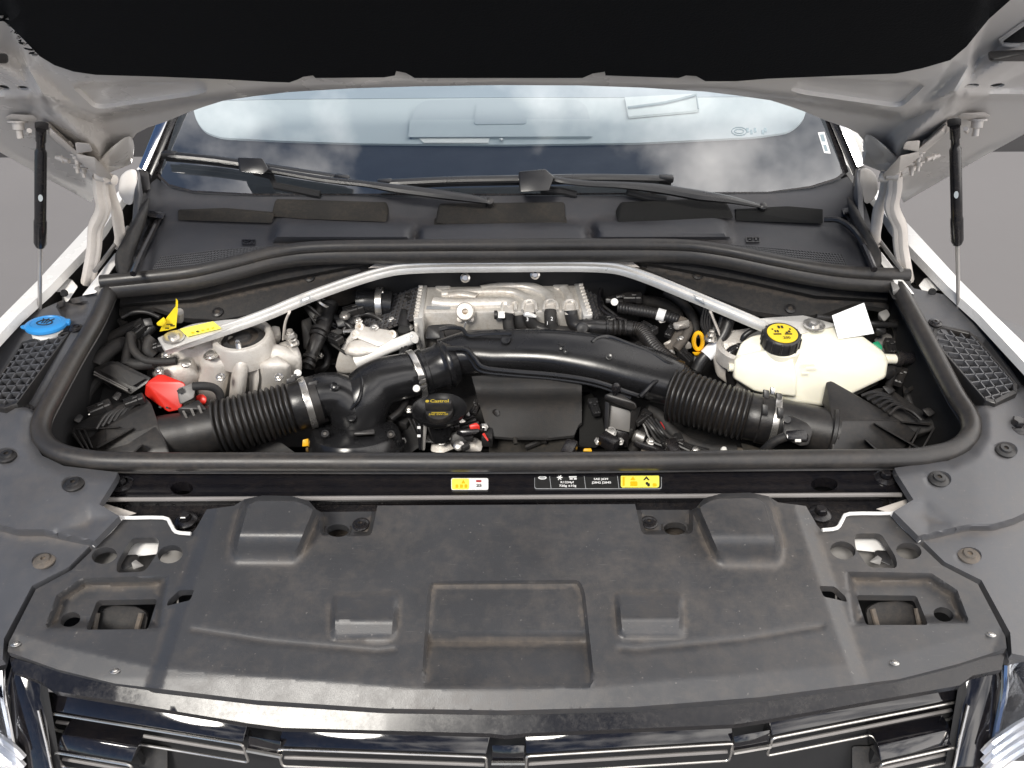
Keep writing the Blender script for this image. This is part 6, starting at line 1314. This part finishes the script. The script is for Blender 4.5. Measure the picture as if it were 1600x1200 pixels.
# mount bracket right of the sheet
mb = bpy.data.objects.new('mount_bracket', None); COL.objects.link(mb); mb.parent = car; mb.matrix_parent_inverse = INV; mb['label'] = 'black bracket below the duct, right of the grey sheet'
hull('bracket_head', P3([(944, 617, .955), (962, 610, .96), (994, 630, .95), (996, 637, .94), (990, 642, .935), (945, 624, .945), (990, 640, .91), (948, 622, .91)]), 'black_plastic', mb, bev=.003)
hull('bracket_leg', P3([(945, 626, .935), (953, 630, .935), (950, 690, .87), (943, 688, .87), (948, 640, .87)]), 'black_plastic', mb, bev=.002)
hull('bracket_leg', P3([(986, 642, .93), (1002, 634, .93), (992, 676, .88), (982, 690, .87), (986, 660, .86)]), 'black_plastic', mb, bev=.002)
hull('bracket_plate', P3([(954, 633, .92), (986, 642, .915), (984, 676, .88), (950, 668, .885), (956, 640, .88), (984, 670, .86)]), 'grey_plastic', mb, bev=.002)
hull('bracket_foot', P3([(950, 668, .885), (984, 676, .88), (982, 700, .85), (950, 700, .85), (966, 690, .83)]), 'gloss_black', mb, bev=.003)
lathe('bracket_bolt', [(.011, 0), (.011, .003), (.007, .003), (.007, .009), (0, .010)], Zp(954, 676, .885), Vector((0, -.5, .9)), 'steel', mb, 12)
lathe('ball_stud', [(.007, -.02), (.005, 0), (.009, .004), (.008, .012), (.005, .016), (0, .017)], Zp(962, 610, .965), Vector((0, -.2, 1)), 'gloss_black', mb, 14)
# coil, plugs and cast parts at the front edge
hull('timing_cover', P3([(676, 672, .865), (700, 678, .865), (714, 700, .85), (690, 710, .845), (672, 706, .845), (680, 690, .80)]), 'cast_alu', bev=.004, label='grey cast front cover showing below the oil filler')
hull('timing_cover', P3([(728, 680, .865), (745, 684, .86), (756, 692, .855), (752, 706, .845), (726, 706, .845), (735, 690, .80)]), 'cast_alu', bev=.004)
co = hull('cam_sensor', P3([(704, 674, .89), (726, 672, .89), (732, 690, .875), (728, 702, .86), (712, 706, .86), (702, 694, .87), (714, 690, .84)]), 'black_plastic', bev=.005)
lathe('sensor_bolt', [(.010, 0), (.010, .003), (.006, .006), (0, .006)], Zp(717, 697, .885), Vector((0, -.5, .9)), 'steel', co, 14)
hull('sensor_plug', P3([(713, 670, .905), (748, 668, .905), (752, 676, .90), (726, 682, .895), (712, 680, .89), (730, 676, .88)]), 'gloss_black', co, bev=.003)
rp1 = hull('red_plug', P3([(732, 664, .91), (744, 660, .912), (750, 664, .91), (750, 672, .90), (735, 674, .90), (742, 668, .88)]), 'red', bev=.002, label='small red plug lock right of the oil filler')
hull('red_plug', P3([(1024, 660, .89), (1038, 657, .89), (1040, 672, .88), (1027, 675, .88), (1032, 666, .86)]), 'red_dark', bev=.002, label='dark red plug lock below the right bellows')
hull('red_strip', P3([(753, 678, .90), (757, 676, .90), (764, 688, .89), (762, 690, .89), (758, 684, .87)]), 'red', bev=.001)
hull('brass_tag', P3([(715, 657, .90), (722, 654, .90), (729, 659, .895), (720, 662, .895), (722, 658, .88)]), 'alloy', bev=.001)
hull('orange_tip', P3([(912, 700, .86), (924, 700, .86), (926, 706, .855), (910, 706, .855), (918, 704, .84)]), 'orange_yellow', bev=.002)
hull('post', P3([(652, 660, .91), (659, 658, .91), (659, 704, .865), (654, 704, .865), (656, 680, .84)]), 'gloss_black', bev=.002)
hull('post', P3([(660, 662, .90), (668, 662, .90), (664, 704, .86), (658, 704, .86), (662, 690, .83)]), 'grey_plastic', bev=.002)
for p in ((654, 668), (654, 681)): hull('post_mark', P3([(p[0]-2, p[1]-2, .905-(p[1]-668)*.001), (p[0]+3, p[1]-2, .905-(p[1]-668)*.001), (p[0]+3, p[1]+2, .902-(p[1]-668)*.001), (p[0]-2, p[1]+2, .902-(p[1]-668)*.001), (p[0], p[1], .89)]), 'print_white', bev=0)
hose('heater_hose', [(1010, 668, .87), (1002, 680, .865), (996, 692, .855), (988, 704, .84)], .011, 'hose_black')
lathe('clamp_band', [(.0115, -.004), (.0128, -.003), (.0128, .003), (.0115, .004)], Zp(1000, 682, .864), Zp(996, 692, .855)-Zp(1002, 680, .865), 'steel', car, 18)
hose('heater_hose', [(992, 690, .87), (1005, 696, .865), (1018, 700, .86), (1040, 708, .85)], .008, 'gloss_black'); hose('pipe', [(1040, 680, .86), (1030, 692, .86), (1026, 705, .85)], .006, 'hose_black')
lathe('white_cap', [(.006, -.01), (.006, .002), (.004, .005), (0, .006)], Zp(1131, 703, .88), Zz, 'white_plastic', car, 14)
lathe('silver_band', [(.010, -.01), (.0125, -.008), (.0125, .008), (.010, .01)], Zp(998, 683, .875), Vector((1, -.3, -.3)), 'steel', car, 16)
for x, y in ((745, 633), (734, 650), (600, 660), (905, 640), (958, 655)): lathe('small_bolt', [(.007, 0), (.007, .003), (.0045, .004), (.0045, .008), (0, .008)], Zp(x, y, .885), Vector((0, -.4, 1)), 'steel', car, 10)
hull('shroud', P3([(1155, 690, .88), (1190, 700, .87), (1195, 712, .86), (1165, 712, .86), (1175, 704, .84)]), 'foam', bev=.003)
# ------------------------------------------------------------------ loose things
def loose(o, label, cat):
    o['label'] = label; o['category'] = cat; return o
e = bpy.data.objects.new('hang_tag', None); COL.objects.link(e); e.location = Zp(264, 508, 1.04); TI = Matrix.Translation(-e.location)
def tpart(o):
    o.parent = e; o.matrix_parent_inverse = TI; return o
yv = Zp(262, 510, 1.045).y
tpart(hull('tag_leaf', [Yp(*p, yv+d) for p in ((249, 518), (258, 499), (277, 475), (278, 484), (275, 512), (262, 516)) for d in (-.0006, .0006)], 'yellow', None, bev=0))
tpart(hull('tag_curl', [Yp(*p, yv+.004+d) for p in ((275, 466), (278, 470), (278, 480), (274, 488)) for d in (-.0006, .0006)], 'yellow', None, bev=0))
tpart(hull('tag_knot', [Yp(*p, yv-.006+d) for p in ((244, 505), (256, 495), (260, 503), (254, 510), (246, 509)) for d in (-.004, .004)], 'yellow', None, bev=.002))
for q_ in ((260, 506, 270, 506.5), (266, 508, 273, 509), (258, 512, 264, 512.6)): tpart(hull('tag_print', [Yp(a, b, yv-.0007+d) for a in (q_[0], q_[2]) for b in (q_[1], q_[3]+1) for d in (-.0004, .0002)], 'print_black', None, bev=0))
loose(e, 'yellow plastic tag tied on at the left end of the silver brace', 'tag')
pz = Zp(1330, 525, 1.03)
pp_ = [(1300, 493), (1350, 473), (1366, 521), (1337, 525), (1310, 530)]
pl_n = Vector((0, -.75, .66)).normalized()
pts = [Vector(planeA(np.array([float(a)]), np.array([float(b)]), pz, pl_n)[0].tolist()) for a, b in pp_]
lo = hull('paper_label', pts+[p-pl_n*.0008 for p in pts], 'paper', None, bev=0)
loose(lo, 'white paper label sticking up behind the coolant tank', 'label')
# ------------------------------------------------------------------ looms, connectors and small fittings filling the bay
def plug(px, py, z, ang, s=1.0, m1='black_plastic', lab=None):
    c = Zp(px, py, z); a = math.radians(ang); u = Vector((math.cos(a), math.sin(a), .1)).normalized(); v = Vector((-u.y, u.x, 0)).normalized(); w = u.cross(v)
    bm = bmesh.new(); add_box(bm, c, u, v, w, .030*s, .018*s, .015*s, .002, 1); add_box(bm, c+u*.020*s, u, v, w, .014*s, .022*s, .018*s, .002, 1)
    for k in (-1, 0, 1): add_box(bm, c-u*.004*s+v*k*.006*s+w*.0085*s, u, v, w, .022*s, .002*s, .003*s, 0)
    add_box(bm, c+u*.010*s+w*.010*s, u, v, w, .012*s, .008*s, .004*s, .001, 1); return bmobj('plug', bm, m1, car, lab)
def wire(pts, r=.0032, mt='hose_black'): return hose('wire', pts, r, mt, seg=7, n=5)
def flange_bolt(px, py, z, s=1.0, mt='steel'): return lathe('engine_bolt', [(.011*s, 0), (.011*s, .002*s), (.007*s, .003*s), (.007*s, .009*s), (.005*s, .010*s), (0, .010*s)], Zp(px, py, z), Vector((rr_.uniform(-.2, .2), -.35, 1)), mt, car, 6)
# rear left
for i in range(6): wire([(470+i*3, 470+i*2, .985), (490+i*4, 500, .96), (510+i*6, 530-i*3, .94), (540+i*5, 552-i*4, .93)], .0035)
plug(548, 486, .985, 20); plug(520, 528, .955, -40, .9); plug(602, 505, .965, 10, .9); plug(632, 548, .95, 70, .8); plug(640, 470, .99, 100, .7)
hose('vacuum_hose', [(610, 520, .95), (596, 500, .97), (572, 490, .975), (548, 500, .97), (536, 520, .95)], .006, 'hose_black')
hose('vacuum_hose', [(480, 450, 1.0), (494, 462, .99), (500, 480, .975), (495, 500, .96)], .008, 'matt_black')
hull('heat_shield', P3([(505, 455, .97), (560, 440, .975), (575, 462, .96), (540, 478, .95), (508, 480, .94), (540, 470, .90)]), 'dust_grey', bev=.004)
hull('hose_support', P3([(470, 500, .96), (486, 494, .965), (492, 540, .93), (474, 548, .92), (480, 520, .90)]), 'black_plastic', bev=.003)
for c in ((560, 502, .985), (585, 512, .98), (530, 540, .93), (500, 556, .92), (612, 500, .98), (640, 512, .975)): flange_bolt(*c, s=.8)
for k in range(5): hull('manifold_rib', P3([(628+k*5, 548+k*2, .945), (631+k*5, 547+k*2, .945), (634+k*5, 575, .92), (631+k*5, 576, .92), (630+k*5, 560, .90)]), 'black_plastic', bev=.001)
# rear right
for i in range(5): wire([(940+i*4, 476+i*3, .975), (970+i*3, 500+i*3, .965), (1000+i*3, 530+i*2, .955), (1030+i*4, 560, .94)], .0034)
plug(984, 466, .99, -10, .9); plug(1010, 512, .97, -50, .9); plug(1046, 520, .96, 60, .8); plug(1075, 560, .93, 120, .9); plug(945, 500, .98, 0, .8); plug(1000, 540, .955, 30, .8)
hull('rear_cover', P3([(940, 500, .94), (1000, 520, .93), (1040, 560, .92), (1010, 560, .90), (950, 525, .91), (980, 540, .86)]), 'black_plastic', bev=.004)
hose('heater_hose', [(1000, 470, .96), (1030, 474, .955), (1056, 488, .95), (1060, 510, .94)], .013, 'matt_black')
hose('heater_hose', [(1040, 455, .98), (1066, 474, .97), (1084, 500, .955), (1086, 530, .93)], .010, 'matt_black')
for i in range(4): wire([(1100+i*4, 480, 1.0), (1096+i*4, 505, .98), (1104+i*3, 530, .96), (1100+i*3, 560, .94)], .0032)
for c in ((1034, 500, .97), (1064, 530, .955), (990, 488, .975), (1048, 552, .94), (1090, 575, .93), (955, 505, .985)): flange_bolt(*c, s=.8)
hull('brake_fitting', P3([(1126, 520, .99), (1146, 512, .995), (1150, 530, .98), (1132, 540, .97), (1138, 530, .94)]), 'black_plastic', bev=.003)
# far right corner
for i in range(3): wire([(1392+i*5, 500, 1.02), (1400+i*4, 525, .99), (1394+i*4, 550, .96), (1404+i*5, 580, .94)], .0038)
plug(1392, 545, .985, 80, .9); plug(1404, 592, .96, 60, 1.0); plug(1424, 560, .97, 20, .9); plug(1372, 515, 1.0, 30, .8)
hull('loom_tray', P3([(1410, 600, .95), (1450, 640, .93), (1462, 660, .92), (1440, 664, .92), (1412, 630, .93), (1430, 640, .88)]), 'black_plastic', bev=.003)
# left corner
for i in range(5): wire([(186+i*5, 500+i*2, 1.01), (196+i*7, 520, 1.0), (206+i*6, 545, .985), (190+i*8, 575, .97)], .0042, 'matt_black')
plug(212, 520, 1.01, 60, 1.0); plug(236, 545, 1.0, 20, .9); plug(170, 552, .985, 100, 1.1); plug(206, 628, .99, 25, .8); plug(152, 640, .985, 30, .9)
hose('taped_loom', [(128, 640, .95), (140, 610, .965), (160, 590, .97), (180, 600, .965)], .010, 'matt_black', seg=10)
hose('taped_loom', [(120, 660, .94), (132, 630, .955), (130, 600, .96), (150, 560, .975)], .008, 'matt_black', seg=10)
for c in ((262, 556, 1.0), (300, 540, 1.005), (345, 590, .985), (436, 590, .975), (250, 580, .99)): flange_bolt(*c, s=.85)
# between the elbows, filler and sheet
for i in range(5): wire([(640+i*6, 655, .89), (660+i*5, 690, .87), (690+i*7, 668+i*3, .88), (740+i*4, 650+i*5, .90)], .003)
plug(742, 640, .90, 70, .8); plug(700, 668, .895, 10, .8); plug(600, 672, .885, 60, .8); plug(930, 640, .905, 100, .9); plug(1000, 655, .90, 40, .9); plug(1044, 690, .87, 10, 1.0); plug(1070, 700, .87, 150, .9)
for i in range(6): wire([(985+i*8, 640+i*3, .90), (1005+i*8, 662+i*4, .89), (1020+i*10, 690, .87), (1060+i*12, 702, .865)], .0032, ('hose_black', 'matt_black')[i % 2])
hose('heater_hose', [(1010, 640, .90), (1030, 650, .89), (1056, 680, .87), (1100, 700, .86), (1150, 705, .86)], .011, 'matt_black')
hose('vacuum_hose', [(610, 655, .90), (628, 640, .905), (640, 620, .91), (660, 605, .90)], .007, 'hose_black')
for c in ((640, 640, .90), (628, 690, .87), (690, 690, .87), (756, 668, .89), (935, 690, .87), (1016, 690, .87), (1060, 690, .87), (968, 690, .88), (1086, 704, .87)): flange_bolt(*c, s=.8)
hull('front_cover', P3([(1000, 690, .86), (1090, 694, .86), (1180, 700, .86), (1180, 712, .855), (1000, 712, .855), (1090, 700, .82)]), 'dust_grey', bev=.004)
hull('belt_guard', P3([(340, 690, .89), (440, 690, .89), (470, 712, .87), (340, 712, .87), (400, 700, .84)]), 'matt_black', bev=.004)
# coolant tank seam and level marks, oil of small print on the card and box lids
ts = [(1150, 576, .985), (1180, 596, .968), (1240, 608, .958), (1290, 606, .965), (1345, 586, .985), (1384, 570, 1.0)]
for k, (x, y) in enumerate(((1262, 566), (1268, 574), (1258, 582))): box('level_mark', Zp(x, y, 1.012-.010*k), X, Vector((0, .6, .8)), Vector((0, -.8, .6)), (.026-.006*k, .0022, .002), 'tank_white', tk, 0)
for k, (x, y, w_) in enumerate(((1318, 497, 20), (1322, 503, 24), (1326, 509, 16), (1334, 515, 14))):
    a_, b_ = [Vector(planeA(np.array([float(xx)]), np.array([float(yy)]), pz, pl_n)[0].tolist())+pl_n*.0006 for xx, yy in ((x, y), (x+w_, y-w_*.36))]
    t_ = tube('card_print', [a_, b_], .0006, 'card_grey', lo, seg=5)
    t_.matrix_parent_inverse = Matrix.Identity(4)
